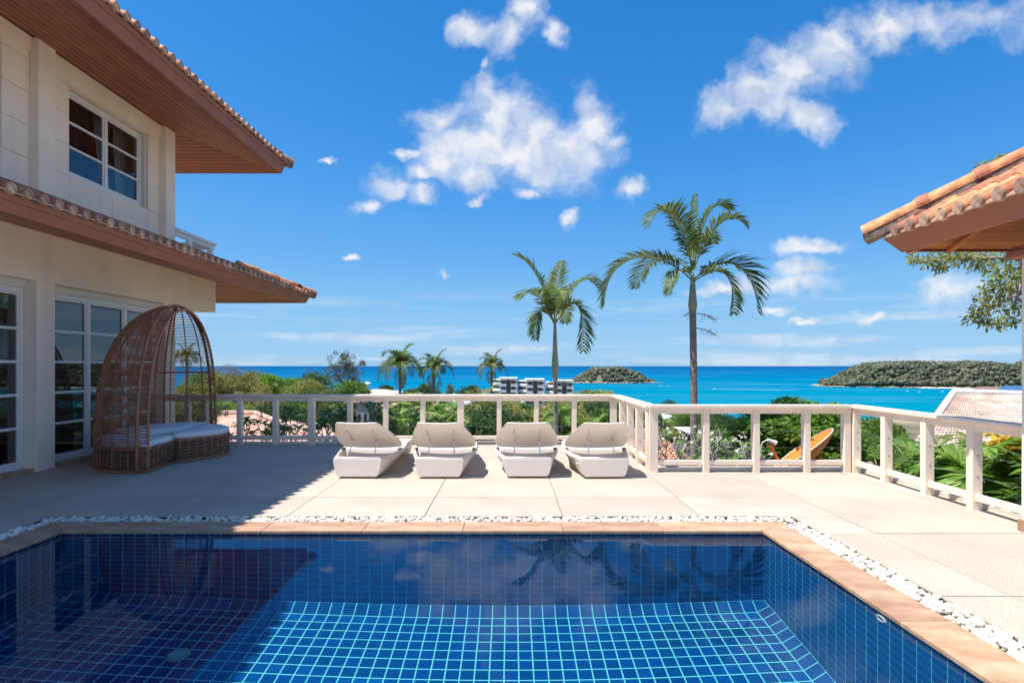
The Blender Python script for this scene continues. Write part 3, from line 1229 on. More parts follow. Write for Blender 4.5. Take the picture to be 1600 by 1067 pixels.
def eave_side(parent, p_start, along, outward, n, pitch, slope, courses=1, clen=.36, clip=None):
    """rows of barrel tiles: p_start eave point of first tile, along = unit dir of the eave, outward = unit dir down the slope"""
    a, o = Vector(along), Vector(outward)
    rz = math.atan2(o.y, o.x)
    ang = math.atan(slope)
    pan = MB()
    for i in range(n):
        base = Vector(p_start) + a * pitch * i
        for c in range(courses):
            q = base - o * (clen * c * math.cos(ang)) + Vector((0, 0, clen * c * math.sin(ang) + (.0 if c == 0 else .004)))
            avail = clip(q) if clip else 1.0
            if avail < .12:
                continue
            bt = piece('roof_tile', BARREL, parent, q + Vector((random.uniform(-.004, .004), random.uniform(-.004, .004), random.uniform(-.003, .003))), rot=(Matrix.Rotation(rz, 3, 'Z') @ Matrix.Rotation(ang, 3, 'Y')).to_euler())
            bt.scale = (min(1.0, avail / .42), 1, 1)
            if c == 0:
                e = piece('tile_end', CAP, parent, q + o * (.056 * math.sin(ang) + random.uniform(.001, .006)) + Vector((0, 0, .002)), rz=rz)
                e.scale = (1, random.uniform(.94, 1.06), random.uniform(.94, 1.06))
        # pan tile lip between this barrel and the next
        m0 = base + a * (pitch * .22) - Vector((0, 0, .018))
        m1 = base + a * (pitch * .78) - Vector((0, 0, .018))
        b0, b1 = m0 - o * .35 + Vector((0, 0, .35 * slope)), m1 - o * .35 + Vector((0, 0, .35 * slope))
        dn = Vector((0, 0, -.02))
        pan.hexa([m0 + dn, m1 + dn, b1 + dn, b0 + dn, m0, m1, b1, b0])
    tag(pan.build('pan_tiles', M['clay_pan'], parent, recalc=True), kind='stuff')


def soffit_and_fascia(parent, xw, yw, zw, xe, ye, ze, zt, y_near, x_far, name_extra=''):
    """hipped eave: side boards along y and far boards along x, mitred; side wall line x=xw, far wall line y=yw"""
    n = 12
    th = .02
    gap = .13
    for k in range(n):
        a, b = k / n, (k + 1 - gap) / n
        xa, xb = xw + (xe - xw) * a, xw + (xe - xw) * b
        za, zb = zw + (ze - zw) * a, zw + (ze - zw) * b
        ya, yb = yw + (ye - yw) * a, yw + (ye - yw) * b
        MB().hexa([(xa, y_near, za), (xb, y_near, zb), (xb, yb, zb), (xa, ya, za),
                   (xa, y_near, za + th), (xb, y_near, zb + th), (xb, yb, zb + th), (xa, ya, za + th)]).build('soffit_board', M['soffit_wood'], parent, recalc=True)
        MB().hexa([(x_far, ya, za), (xa, ya, za), (xb, yb, zb), (x_far, yb, zb),
                   (x_far, ya, za + th), (xa, ya, za + th), (xb, yb, zb + th), (x_far, yb, zb + th)]).build('soffit_board', M['soffit_wood'], parent, recalc=True)
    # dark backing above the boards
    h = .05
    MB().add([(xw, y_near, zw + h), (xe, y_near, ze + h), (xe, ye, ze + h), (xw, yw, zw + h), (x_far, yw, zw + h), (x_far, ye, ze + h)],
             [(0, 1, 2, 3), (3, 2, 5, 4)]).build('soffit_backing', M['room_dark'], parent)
    # fascia, leaning outwards, with a narrow proud strip along its top
    e = .055
    for (z0, z1, o0, o1, nm) in ((ze - .004, zt - .07, 0.0, e * .7, 'fascia_board'), (zt - .068, zt, e * .7 + .012, e + .012, 'fascia_strip')):
        MB().hexa([(xe + o0 - .04, y_near, z0), (xe + o0, y_near, z0), (xe + o0, ye + o0, z0), (xe + o0 - .04, ye + o0 - .04, z0),
                   (xe + o1 - .04, y_near, z1), (xe + o1, y_near, z1), (xe + o1, ye + o1, z1), (xe + o1 - .04, ye + o1 - .04, z1)]).build(nm, M['fascia_wood'], parent, recalc=True)
        MB().hexa([(x_far, ye + o0 - .04, z0), (xe + o0 - .041, ye + o0 - .04, z0), (xe + o0 - .001, ye + o0, z0), (x_far, ye + o0, z0),
                   (x_far, ye + o1 - .04, z1), (xe + o1 - .041, ye + o1 - .04, z1), (xe + o1 - .001, ye + o1, z1), (x_far, ye + o1, z1)]).build(nm, M['fascia_wood'], parent, recalc=True)


def hip(parent, start, direction, n, slope):
    d = Vector((direction[0], direction[1], 0)).normalized()
    rz = math.atan2(-d.y, -d.x)
    ang = math.atan(slope)
    R = (Matrix.Rotation(rz, 3, 'Z') @ Matrix.Rotation(ang, 3, 'Y')).to_euler()
    L = .46
    for k in range(n):
        q = Vector(start) + d * (L * k * math.cos(ang)) + Vector((0, 0, L * k * math.sin(ang)))
        piece('hip_tile', HIPTILE, parent, q, rot=R)
        if k:
            piece('hip_collar', HIPCOLLAR, parent, q + d * .02 + Vector((0, 0, .006)), rot=R)
    # mortar bed below the hip
    s = Vector(start)
    e = s + d * (L * n * math.cos(ang)) + Vector((0, 0, L * n * math.sin(ang)))
    sd = Vector((-d.y, d.x, 0)) * .07
    up = Vector((0, 0, -.10))
    st = d * .02
    MB().hexa([s + st + sd + up, s + st - sd + up, e - sd + up, e + sd + up, s + st + sd, s + st - sd, e - sd, e + sd]).build('mortar_bed', M['ridge_mortar'], parent, recalc=True)
    piece('tile_end', CAP, parent, s - d * .004, rz=rz, scale=(1, 1.5, 1.5))


def window(parent, y0, y1, z0, z1, x, cols, rows, frame=.055, name='window', panels=True):
    """frame in the plane x (facing +x), panes set back; cols: list of relative panel widths"""
    fr = MB()
    dp = .06
    fr.box(x - dp, x, y0, y1, z0, z0 + frame * 1.3)
    fr.box(x - dp, x, y0, y1, z1 - frame * 1.2, z1)
    zz0, zz1 = z0 + frame * 1.3, z1 - frame * 1.2
    tot = sum(cols)
    yy = [y0]
    for c in cols:
        yy.append(yy[-1] + (y1 - y0) * c / tot)
    fr.box(x - dp, x, y0, y0 + frame, zz0, zz1)
    fr.box(x - dp, x, y1 - frame, y1, zz0, zz1)
    for yv in yy[1:-1]:
        fr.box(x - dp, x, yv - frame * .55, yv + frame * .55, zz0, zz1)
    w_ = fr.build(name, M['frame_white'], parent, bevel=.004)
    for i in range(len(cols)):
        a = yy[i] + (frame if i == 0 else frame * .55)
        b = yy[i + 1] - (frame if i == len(cols) - 1 else frame * .55)
        # a sash inside each opening
        s = .03
        sash = MB()
        sash.box(x - dp + .006, x - .012, a + .001, a + s, zz0 + .001, zz1 - .001)
        sash.box(x - dp + .006, x - .012, b - s, b - .001, zz0 + .001, zz1 - .001)
        sash.box(x - dp + .006, x - .012, a + s, b - s, zz0 + .001, zz0 + s)
        sash.box(x - dp + .006, x - .012, a + s, b - s, zz1 - s, zz1 - .001)
        sash.build('sash', M['frame_white'], w_, bevel=.003)
        mu = .034
        hs = (zz1 - zz0 - 2 * s) / rows
        for r in range(rows):
            za, zb = zz0 + s + hs * r, zz0 + s + hs * (r + 1)
            if r:
                mbm = MB()
                mbm.box(x - dp + .01, x - .016, a + s, b - s, za - mu / 2, za + mu / 2)
                mbm.build('glazing_bar', M['frame_white'], w_)
            c = Vector((x - dp + .028, (a + b) / 2, (za + zb) / 2))
            hy, hz = (b - a) / 2 - s + .004, hs / 2 - (mu / 2 - .004 if rows > 1 else -.004)
            me = MB().add([(0, -hy, -hz), (0, hy, -hz), (0, hy, hz), (0, -hy, hz)], [(0, 1, 2, 3)]).mesh('pane', M['window_glass'])
            piece('pane', me, w_, c)
    return w_


def curtain(parent, x, y0, y1, z0, z1, mat, waves=9, amp=.035, lean=0.0):
    mb = MB()
    n = waves * 6
    vs, fs = [], []
    rows_ = 5
    for j in range(rows_):
        t = j / (rows_ - 1)
        for i in range(n + 1):
            s = i / n
            vs.append((x + amp * math.sin(s * waves * 2 * math.pi + .6 * math.sin(t * 2)), y0 + (y1 - y0) * s + lean * (1 - t) ** 1.5, z0 + (z1 - z0) * t))
    for j in range(rows_ - 1):
        for i in range(n):
            fs.append((j * (n + 1) + i, j * (n + 1) + i + 1, (j + 1) * (n + 1) + i + 1, (j + 1) * (n + 1) + i))
    mb.add(vs, fs)
    return mb.build('curtain', M[mat], parent, smooth=True)


def build_villa():
    v = thing('villa', (-7.0, 7.5, 0), 'two storey cream villa with brown wooden eaves on the left', 'house')
    xr = XW - .16       # plane of lower windows
    # lower storey: piers, beam, sill
    for (a, b) in ((4.55, 4.85), (7.40, 7.70), (10.16, 10.46)):
        MB().box(XW - .45, XW, a, b, 0, 2.5).build('pier', M['wall_cream'], v, bevel=.006)
    MB().box(XW - .45, XW, 2.0, 10.46, 2.5, 3.17).build('beam', M['wall_cream'], v, bevel=.004)
    MB().box(XW - .45, XW - .002, 10.466, 11.89, 2.502, 3.17).build('beam_end', M['wall_cream'], v, bevel=.004)
    MB().box(XW - .45, XW - .13, 2.0, 10.16, 2.40, 2.499).build('lintel', M['render_white'], v)
    MB().box(XW - .45, XW - .03, 2.0, 10.158, 0.001, .045).build('threshold', M['coping_stone'], v)
    MB().box(-12, XW - .45, 10.16, 10.4, 0, 3.2).build('far_wall', M['wall_cream'], v)
    window(v, 4.86, 7.39, .046, 2.40, xr, [1, 1, 1], 5, name='sliding_door')
    window(v, 7.71, 10.15, .046, 2.40, xr, [.72, .72, .72], 5, name='sliding_door')
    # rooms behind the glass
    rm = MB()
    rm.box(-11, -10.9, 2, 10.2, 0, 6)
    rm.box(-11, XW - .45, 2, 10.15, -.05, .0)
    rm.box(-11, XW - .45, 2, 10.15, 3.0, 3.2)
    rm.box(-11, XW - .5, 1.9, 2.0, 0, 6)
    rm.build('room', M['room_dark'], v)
    for (a, b) in ((5.0, 5.35), (7.0, 7.3), (7.85, 8.05), (9.75, 10.1)):
        curtain(v, xr - .30, a, b, .08, 2.38, 'curtain_white', waves=4)
    # furniture silhouettes are too dark to read: only slatted blinds show
    for (a, b) in ((7.9, 8.5), (6.2, 6.9)):
        mb = MB()
        for k in range(34):
            z = .35 + k * .055
            mb.hexa([(xr - .22, a, z), (xr - .20, a, z + .02), (xr - .20, b, z + .02), (xr - .22, b, z),
                     (xr - .221, a, z + .002), (xr - .201, a, z + .022), (xr - .201, b, z + .022), (xr - .221, b, z + .002)])
        mb.build('blind', M['wicker_brown'], v, recalc=True)
    # upper storey
    xu = XW - .12
    zu0, zu1 = 3.2, 5.70
    for (a, b) in ((4.5, 4.78), (7.43, 7.71), (10.18, 10.46)):
        MB().box(XW - .4, XW, a, b, zu0, zu1).build('pier', M['wall_cream'], v, bevel=.006)
    MB().box(xu - .25, xu + .03, 2.0, 10.455, 5.52, 5.70).build('cornice', M['wall_cream'], v)
    MB().box(-12, XW - .4, 10.2, 10.455, zu0, zu1).build('far_wall', M['wall_cream'], v)
    # block courses with open joints round the two windows
    wins = [(5.15, 7.02, 4.10, 5.40), (8.10, 9.86, 4.10, 5.40)]
    courses = [3.2, 3.65, 4.10, 4.533, 4.966, 5.40, 5.519]
    ycuts = sorted({2.0, 4.78, 5.15, 7.02, 7.43, 7.71, 8.10, 9.86, 10.18, 3.4, 8.98, 6.1})
    for i in range(len(ycuts) - 1):
        a, b = ycuts[i], ycuts[i + 1]
        if any(abs(a - p) < .01 for p in (7.43,)):
            continue
        for j in range(len(courses) - 1):
            z0, z1 = courses[j], courses[j + 1]
            if any(a >= w0 - .01 and b <= w1 + .01 and z0 >= c0 - .01 and z1 <= c1 + .01 for (w0, w1, c0, c1) in wins):
                continue
            g = .003
            MB().box(xu - .2, xu, a + g, b - g, z0 + g, z1 - g).build('wall_block', M['wall_cream'], v, bevel=.003)
    back = MB()
    for (a, b, z0, z1) in ((2, 10.2, 3.2, 4.08), (2, 10.2, 5.42, 5.7), (2, 5.13, 4.08, 5.42), (7.04, 8.08, 4.08, 5.42), (9.88, 10.2, 4.08, 5.42)):
        back.box(xu - .26, xu - .015, a, b, z0, z1)
    back.build('wall_core', M['joint_dark'], v)
    for (w0, w1, c0, c1) in wins:
        window(v, w0 + .015, w1 - .05, c0 + .02, c1 - .02, xu - .09, [1, 1], 3, frame=.05)
        mb = MB()
        mb.box(xu - .25, xu - .03, w1 - .048, w1 - .004, c0, c1)
        mb.build('window_reveal', M['render_white'], v)
    curtain(v, xu - .42, 8.15, 8.95, 4.1, 5.4, 'curtain_red', waves=7)
    curtain(v, xu - .40, 9.08, 9.3, 4.1, 5.4, 'curtain_white', waves=3, lean=.25)
    curtain(v, xu - .46, 9.25, 9.6, 4.1, 5.4, 'curtain_red', waves=4, lean=.3)
    curtain(v, xu - .38, 9.5, 9.86, 4.1, 5.4, 'curtain_white', waves=4, lean=.12)
    curtain(v, xu - .40, 6.6, 7.0, 4.1, 5.4, 'curtain_white', waves=4)
    # roofs
    soffit_and_fascia(v, XW, 11.89, 3.15, XE, 13.27, 2.85, 3.02, 2.0, -9.5)
    soffit_and_fascia(v, XW, 10.46, 5.675, XE, 11.86, 5.41, 5.62, 2.0, -10.5)
    pitch = .188
    for (z, ye, slope, name) in ((3.058, 13.33, .40, 'lower'), (5.662, 11.93, .45, 'upper')):
        n = int((ye - 2.2) / pitch)
        y_start = ye - .12 - (n - 1) * pitch
        eave_side(v, (XE + .10, y_start, z), (0, 1, 0), (1, 0, 0), n, pitch, slope, courses=2 if name == 'lower' else 1)
        m = int(3.6 / pitch)
        eave_side(v, (XE - .05 - (m - 1) * pitch, ye + .04, z), (1, 0, 0), (0, 1, 0), m, pitch, slope)
        # roof sheets under and above the tiles
        xr0 = -7.6
        run = XE - xr0
        yr = ye - (XE + .05 - xr0)
        mb = MB()
        zb = z - .03
        lim = -6.2 if name == 'lower' else xr0
        zz = zb + slope * (XE + .05 - lim)
        yl = ye - (XE + .05 - lim)
        mb.add([(XE + .05, 2.0, zb), (XE + .05, ye, zb), (lim, yl, zz), (lim, 2.0, zz), (-9.5, ye, zb), (-9.5, yl, zz)],
               [(0, 1, 2, 3), (1, 4, 5, 2)])
        mb.add([(XE + .05, 2.0, zb - .03), (XE + .05, ye, zb - .03), (lim, yl, zz - .03), (lim, 2.0, zz - .03), (-9.5, ye, zb - .03), (-9.5, yl, zz - .03)],
               [(3, 2, 1, 0), (2, 5, 4, 1)])
        mb.build('roof_sheet', M['clay_pan'], v)
        hip(v, (XE + .16, ye + .10, z + .015), (-1, -1), 4, slope / math.sqrt(2) * 1.0)
    # roof slab top so the sun does not enter the rooms
    mb = MB()
    mb.box(-12, -6.0, 2.0, 10.4, 5.72, 5.76)
    mb.build('roof_slab', M['fascia_wood'], v)
    # house body going back, for reflections and for shade
    MB().box(-12.2, -12, 1.8, 10.4, 0, 5.7).build('back_wall', M['wall_cream'], v)

    b = thing('balcony_railing', (XW, 11.1, 3.2), 'small white upper balcony railing above the lower tiled roof', 'railing')
    mk = lambda nm, *q: MB().box(*q).build(nm, M['frame_white'], b, bevel=.005)
    mk('handrail', XW - .09, XW + .03, 10.47, 11.88, 3.88, 3.94)
    mk('under_rail', XW - .06, XW + 0, 10.47, 11.84, 3.80, 3.879)
    mk('bottom_rail', XW - .06, XW + 0, 10.47, 11.84, 3.40, 3.47)
    for y in (10.95, 11.72):
        mk('post', XW - .07, XW + .01, y - .05, y + .06, 3.0, 3.799)
    mk('handrail', -9.0, XW - .0905, 11.76, 11.88, 3.88, 3.94)
    mk('under_rail', -9.0, XW - .0905, 11.79, 11.85, 3.80, 3.879)
    mk('post', -7.2, -7.1, 11.77, 11.86, 3.0, 3.799)


build_villa()


# ------------------------------------------------------------------ pavilion on the right
def build_pavilion():
    p = thing('garden_pavilion', (5.3, 4.0, 0), 'open pavilion corner with orange clay tile roof on the right', 'pavilion')
    # column on a stone foot, with a capital
    MB().box(4.315, 4.60, 4.46, 4.78, 0.09, 2.30).build('column', M['wall_cream'], p, bevel=.006)
    MB().box(4.295, 4.62, 4.44, 4.80, 0.001, .10).build('column_foot', M['coping_stone'], p, bevel=.006)
    MB().box(4.24, 4.67, 4.40, 4.85, 2.301, 2.36).build('capital', M['fascia_wood'], p, bevel=.006)
    MB().box(4.27, 4.64, 4.42, 4.82, 2.361, 2.40).build('capital_neck', M['fascia_wood'], p)
    MB().box(4.34, 4.56, -1.0, 4.74, 2.401, 2.60).build('beam', M['fascia_wood'], p, bevel=.005)
    MB().box(4.561, 8.0, 4.50, 4.74, 2.401, 2.60).build('beam', M['fascia_wood'], p, bevel=.005)
    x0, y1, zb, zt = 3.73, 5.40, 2.475, 2.625
    e = .11
    # leaning fascia boards
    MB().hexa([(x0, -1, zb), (x0 + .03, -1, zb), (x0 + .03, y1 - .03, zb), (x0, y1, zb),
               (x0 - e, -1, zt), (x0 - e + .03, -1, zt), (x0 - e + .03, y1 + e - .03, zt), (x0 - e, y1 + e, zt)]).build('fascia_board', M['fascia_wood'], p, recalc=True)
    MB().hexa([(x0 + .001, y1, zb), (x0 + .031, y1 - .03, zb), (9, y1 - .03, zb), (9, y1, zb),
               (x0 - e + .001, y1 + e, zt), (x0 - e + .031, y1 + e - .03, zt), (9, y1 + e - .03, zt), (9, y1 + e, zt)]).build('fascia_board', M['fascia_wood'], p, recalc=True)
    s = .553
    # underside: sloping boards and rafters
    xe, ye = x0 + .03, y1 - .03
    n = 14
    rise = .40
    for k in range(n):
        a, b = k * .13, k * .13 + .124
        za, zc = zb + .02 + a * rise, zb + .02 + b * rise
        MB().hexa([(xe + a, -1, za), (xe + b, -1, zc), (xe + b, ye - b, zc), (xe + a, ye - a, za),
                   (xe + a, -1, za + .02), (xe + b, -1, zc + .02), (xe + b, ye - b, zc + .02), (xe + a, ye - a, za + .02)]).build('soffit_board', M['soffit_wood'], p, recalc=True)
        MB().hexa([(xe + a, ye - a, za), (xe + b, ye - b, zc), (8.5, ye - b, zc), (8.5, ye - a, za),
                   (xe + a, ye - a, za + .02), (xe + b, ye - b, zc + .02), (8.5, ye - b, zc + .02), (8.5, ye - a, za + .02)]).build('soffit_board', M['soffit_wood'], p, recalc=True)
    for (ax, ay, bx, by) in ((xe, ye, xe + 1.2, ye - 1.2), (4.15, ye, 4.15 + .02, ye - .62), (5.0, ye, 5.0, ye - 1.2)):
        d = Vector((bx - ax, by - ay, 0))
        L = d.length
        d.normalize()
        q = Vector((-d.y, d.x, 0)) * .03
        run = max(abs(bx - ax), abs(by - ay))
        A, B = Vector((ax, ay, zb - .02)), Vector((bx, by, zb - .02 + run * rise))
        up = Vector((0, 0, .035))
        MB().hexa([A - q, A + q, B + q, B - q, A - q + up, A + q + up, B + q + up, B - q + up]).build('rafter', M['soffit_wood'], p, recalc=True)
    # tiles
    pitch = .186
    tx, ty, tz = x0 - .13, y1 + .16, 2.655
    n = 34

    def clip_side(q):
        return (ty - (q.x - tx) - q.y) / math.cos(math.atan(s))

    def clip_far(q):
        return (q.x - tx - (ty - q.y)) / math.cos(math.atan(s))
    eave_side(p, (tx, ty - .1, tz), (0, -1, 0), (-1, 0, 0), n, pitch, s, courses=7, clen=.34, clip=clip_side)
    eave_side(p, (tx + .1, ty, tz), (1, 0, 0), (0, 1, 0), 20, pitch, s, courses=3, clen=.34, clip=clip_far)
    R = 2.2
    z0 = tz - .03
    mb = MB()
    mb.add([(tx + .05, -1, z0), (tx + .05, ty - .05, z0), (tx + .05 + R, ty - .05 - R, z0 + R * s), (tx + .05 + R, -1, z0 + R * s), (9, ty - .05, z0), (9, ty - .05 - R, z0 + R * s)],
           [(3, 2, 1, 0), (2, 5, 4, 1)])
    mb.build('roof_sheet', M['clay_pan'], p)
    hip(p, (tx - .075, ty + .075, tz + .05), (1, -1), 8, s / math.sqrt(2))


build_pavilion()

# ------------------------------------------------------------------ canopy daybed
def build_daybed():
    N_, F_ = Vector((-4.80, 7.27, 0)), Vector((-5.06, 9.55, 0))
    C = (N_ + F_) / 2
    ax = (F_ - N_).normalized()          # along the opening, away from the viewer
    nb = Vector((-ax.y, ax.x, 0))        # towards the house
    if nb.x > 0:
        nb = -nb
    a = (F_ - N_).length / 2
    bdep = .98
    H = 2.27
    t = thing('canopy_daybed', C, 'brown wicker canopy daybed with white cushions against the house wall', 'daybed')

    def rad(z):
        q = max(0.0, 1 - (z / H) ** 3.3)
        return q ** .5

    def pt(th, z, off=0.0):
        """th 0 at the near end of the opening, pi at its far end"""
        r = rad(z)
        return C + ax * (-(a * r + off) * math.cos(th)) + nb * ((bdep * r + off) * math.sin(th)) + Vector((0, 0, z))
    zs = [H * math.sin(math.pi / 2 * k / 30) for k in range(31)]
    seat_z = .31
    nr = 13
    for k in range(nr):
        th = math.pi * (k + .5) / nr
        MB().tube([pt(th, z) for z in zs], .0085, 6).build('rib', M['wicker_brown'], t, smooth=True)
    # double ribs in bundles at the quarter points
    for f in (.22, .25, .30, .74, .78):
        MB().tube([pt(math.pi * f, z) for z in zs], .012, 6).build('rib', M['wicker_brown'], t, smooth=True)
    # the two arches of the rim and the rungs between them
    arch = [(0, z) for z in zs] + [(math.pi, z) for z in zs[::-1][1:]]
    MB().tube([pt(th, z, 0.012) for th, z in arch], .021, 8).build('rim_arch', M['wicker_brown'], t, smooth=True)
    inner = []
    fw = -nb * .10

    def inn(th, z):
        r = rad(z)
        return C + ax * (-(a * r - .055) * math.cos(th)) + fw + Vector((0, 0, z - .05 * (z / H) ** 3))
    MB().tube([inn(th, z) for th, z in arch if rad(z) * a > .055], .019, 8).build('rim_arch', M['wicker_brown'], t, smooth=True)
    rg = MB()
    nz = 80
    for th in (0, math.pi):
        for k in range(nz):
            z = .03 + (H - .12) * math.sin(math.pi / 2 * (k + .5) / nz * .985)
            if k % 1 == 0:
                rg.tube([pt(th, z, .01), inn(th, z)], .0085, 5)
    tag(rg.build('rim_rungs', M['wicker_brown'], t), kind='stuff')
    # horizontal canes
    hp = MB()
    z = seat_z
    while z < H - .05:
        n = 30
        hp.tube([pt(math.pi * i / n, z, .004) for i in range(n + 1)], .0068, 5)
        z += .028 if z < 1.7 else .023
    tag(hp.build('wicker_canes', M['wicker_brown'], t, smooth=True), kind='stuff')
    MB().tube([pt(math.pi * i / 30, 1.28, .004) for i in range(31)], .011, 6).build('hoop', M['wicker_brown'], t, smooth=True)
    MB().tube([pt(math.pi * i / 30, .02, .004) for i in range(31)], .018, 6).build('hoop', M['wicker_brown'], t, smooth=True)
    MB().tube([pt(math.pi * i / 30, seat_z, .004) for i in range(31)], .018, 6).build('hoop', M['wicker_brown'], t, smooth=True)

    # bases: closed outlines in plan, hollow lattice round a dark core
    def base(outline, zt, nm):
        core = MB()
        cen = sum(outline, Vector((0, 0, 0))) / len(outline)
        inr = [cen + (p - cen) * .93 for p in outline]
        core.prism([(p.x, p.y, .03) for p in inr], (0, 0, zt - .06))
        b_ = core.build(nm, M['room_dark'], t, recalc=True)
        lat = MB()
        loop = outline + [outline[0]]
        for z in np.linspace(.045, zt - .02, 7):
            lat.tube([Vector((p.x, p.y, z)) for p in loop], .0075, 5)
        # uprights every 11 cm along the outline
        acc = 0.0
        for i in range(len(loop) - 1):
            d = loop[i + 1] - loop[i]
            L = d.length
            s = -acc
            while s <= L:
                if s >= 0:
                    q = loop[i] + d * (s / L)
                    lat.tube([Vector((q.x, q.y, .015)), Vector((q.x, q.y, zt))], .009, 5)
                s += .11
            acc = .11 - (s - L) if False else (L - (s - .11))
        for z in (.02, zt):
            lat.tube([Vector((p.x, p.y, z)) for p in loop], .015, 6)
        tag(lat.build('lattice', M['wicker_brown'], b_, smooth=True), kind='stuff')

    def cushion(outline, z0, th, nm='cushion'):
        cen = sum(outline, Vector((0, 0, 0))) / len(outline)
        n = len(outline)
        prof = [(.93, 0), (.985, .018), (1.0, th * .45), (.985, th - .02), (.95, th - .004), (.85, th + .004), (.5, th + .02), (0.02, th + .024)]
        vs, fs = [], []
        for (s, z) in prof:
            for p in outline:
                q = cen + (p - cen) * s
                wob = .006 * math.sin(q.x * 9) * math.cos(q.y * 8) if z > th * .5 else 0
                vs.append((q.x, q.y, z0 + z + wob))
        for j in range(len(prof) - 1):
            for i in range(n):
                i2 = (i + 1) % n
                fs.append((j * n + i, j * n + i2, (j + 1) * n + i2, (j + 1) * n + i))
        fs.append(tuple(range(n))[::-1])
        fs.append(tuple(range((len(prof) - 1) * n, len(prof) * n)))
        return MB().add(vs, fs).build(nm, M['cushion'], t, smooth=True, recalc=True)

    def dense(poly, step=.06):
        out = []
        for i in range(len(poly)):
            p, q = poly[i], poly[(i + 1) % len(poly)]
            k = max(1, int((q - p).length / step))
            out += [p + (q - p) * (j / k) for j in range(k)]
        return out
    P = lambda u, v_: C + ax * u + nb * v_
    # near wedge and far wedge of the seat, split at the middle line; a rounded stool closes the front
    arc = lambda f0, f1, k=12: [C + ax * (-(a - .02) * math.cos(f0 + (f1 - f0) * i / k)) + nb * ((bdep - .02) * math.sin(f0 + (f1 - f0) * i / k)) for i in range(k + 1)]
    near = [P(-a + .02, -.10)] + arc(0.0, math.pi * .47) + [P(-.40, .34), P(-.40, -.10)]
    far = [P(a - .03, .03)] + [P(.05, .03), P(-.38, .36)] + arc(math.pi * .49, math.pi)[:-1]
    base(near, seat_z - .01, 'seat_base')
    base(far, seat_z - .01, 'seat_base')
    cushion(dense([C + (p - C) * .985 for p in near]), seat_z, .095)
    cushion(dense([C + (p - C) * .985 for p in far]), seat_z + .03, .12)
    st = [P(-.37, -.06)]
    for i in range(1, 16):
        f = i / 16
        st.append(P(-.37 + 1.40 * f, -.06 - .50 * math.sin(math.pi * f) ** .75))
    st.append(P(1.03, -.06))
    base(st, seat_z + .015, 'footstool')
    cushion(dense(st), seat_z + .02, .095)


build_daybed()


# ------------------------------------------------------------------ sun loungers
def interp(tab, y):
    for i in range(len(tab) - 1):
        if tab[i][0] <= y <= tab[i + 1][0]:
            f = (y - tab[i][0]) / (tab[i + 1][0] - tab[i][0])
            f = f * f * (3 - 2 * f) if len(tab[i]) > 2 else f
            return tab[i][1] + (tab[i + 1][1] - tab[i][1]) * f
    return tab[-1][1] if y > tab[-1][0] else tab[0][1]


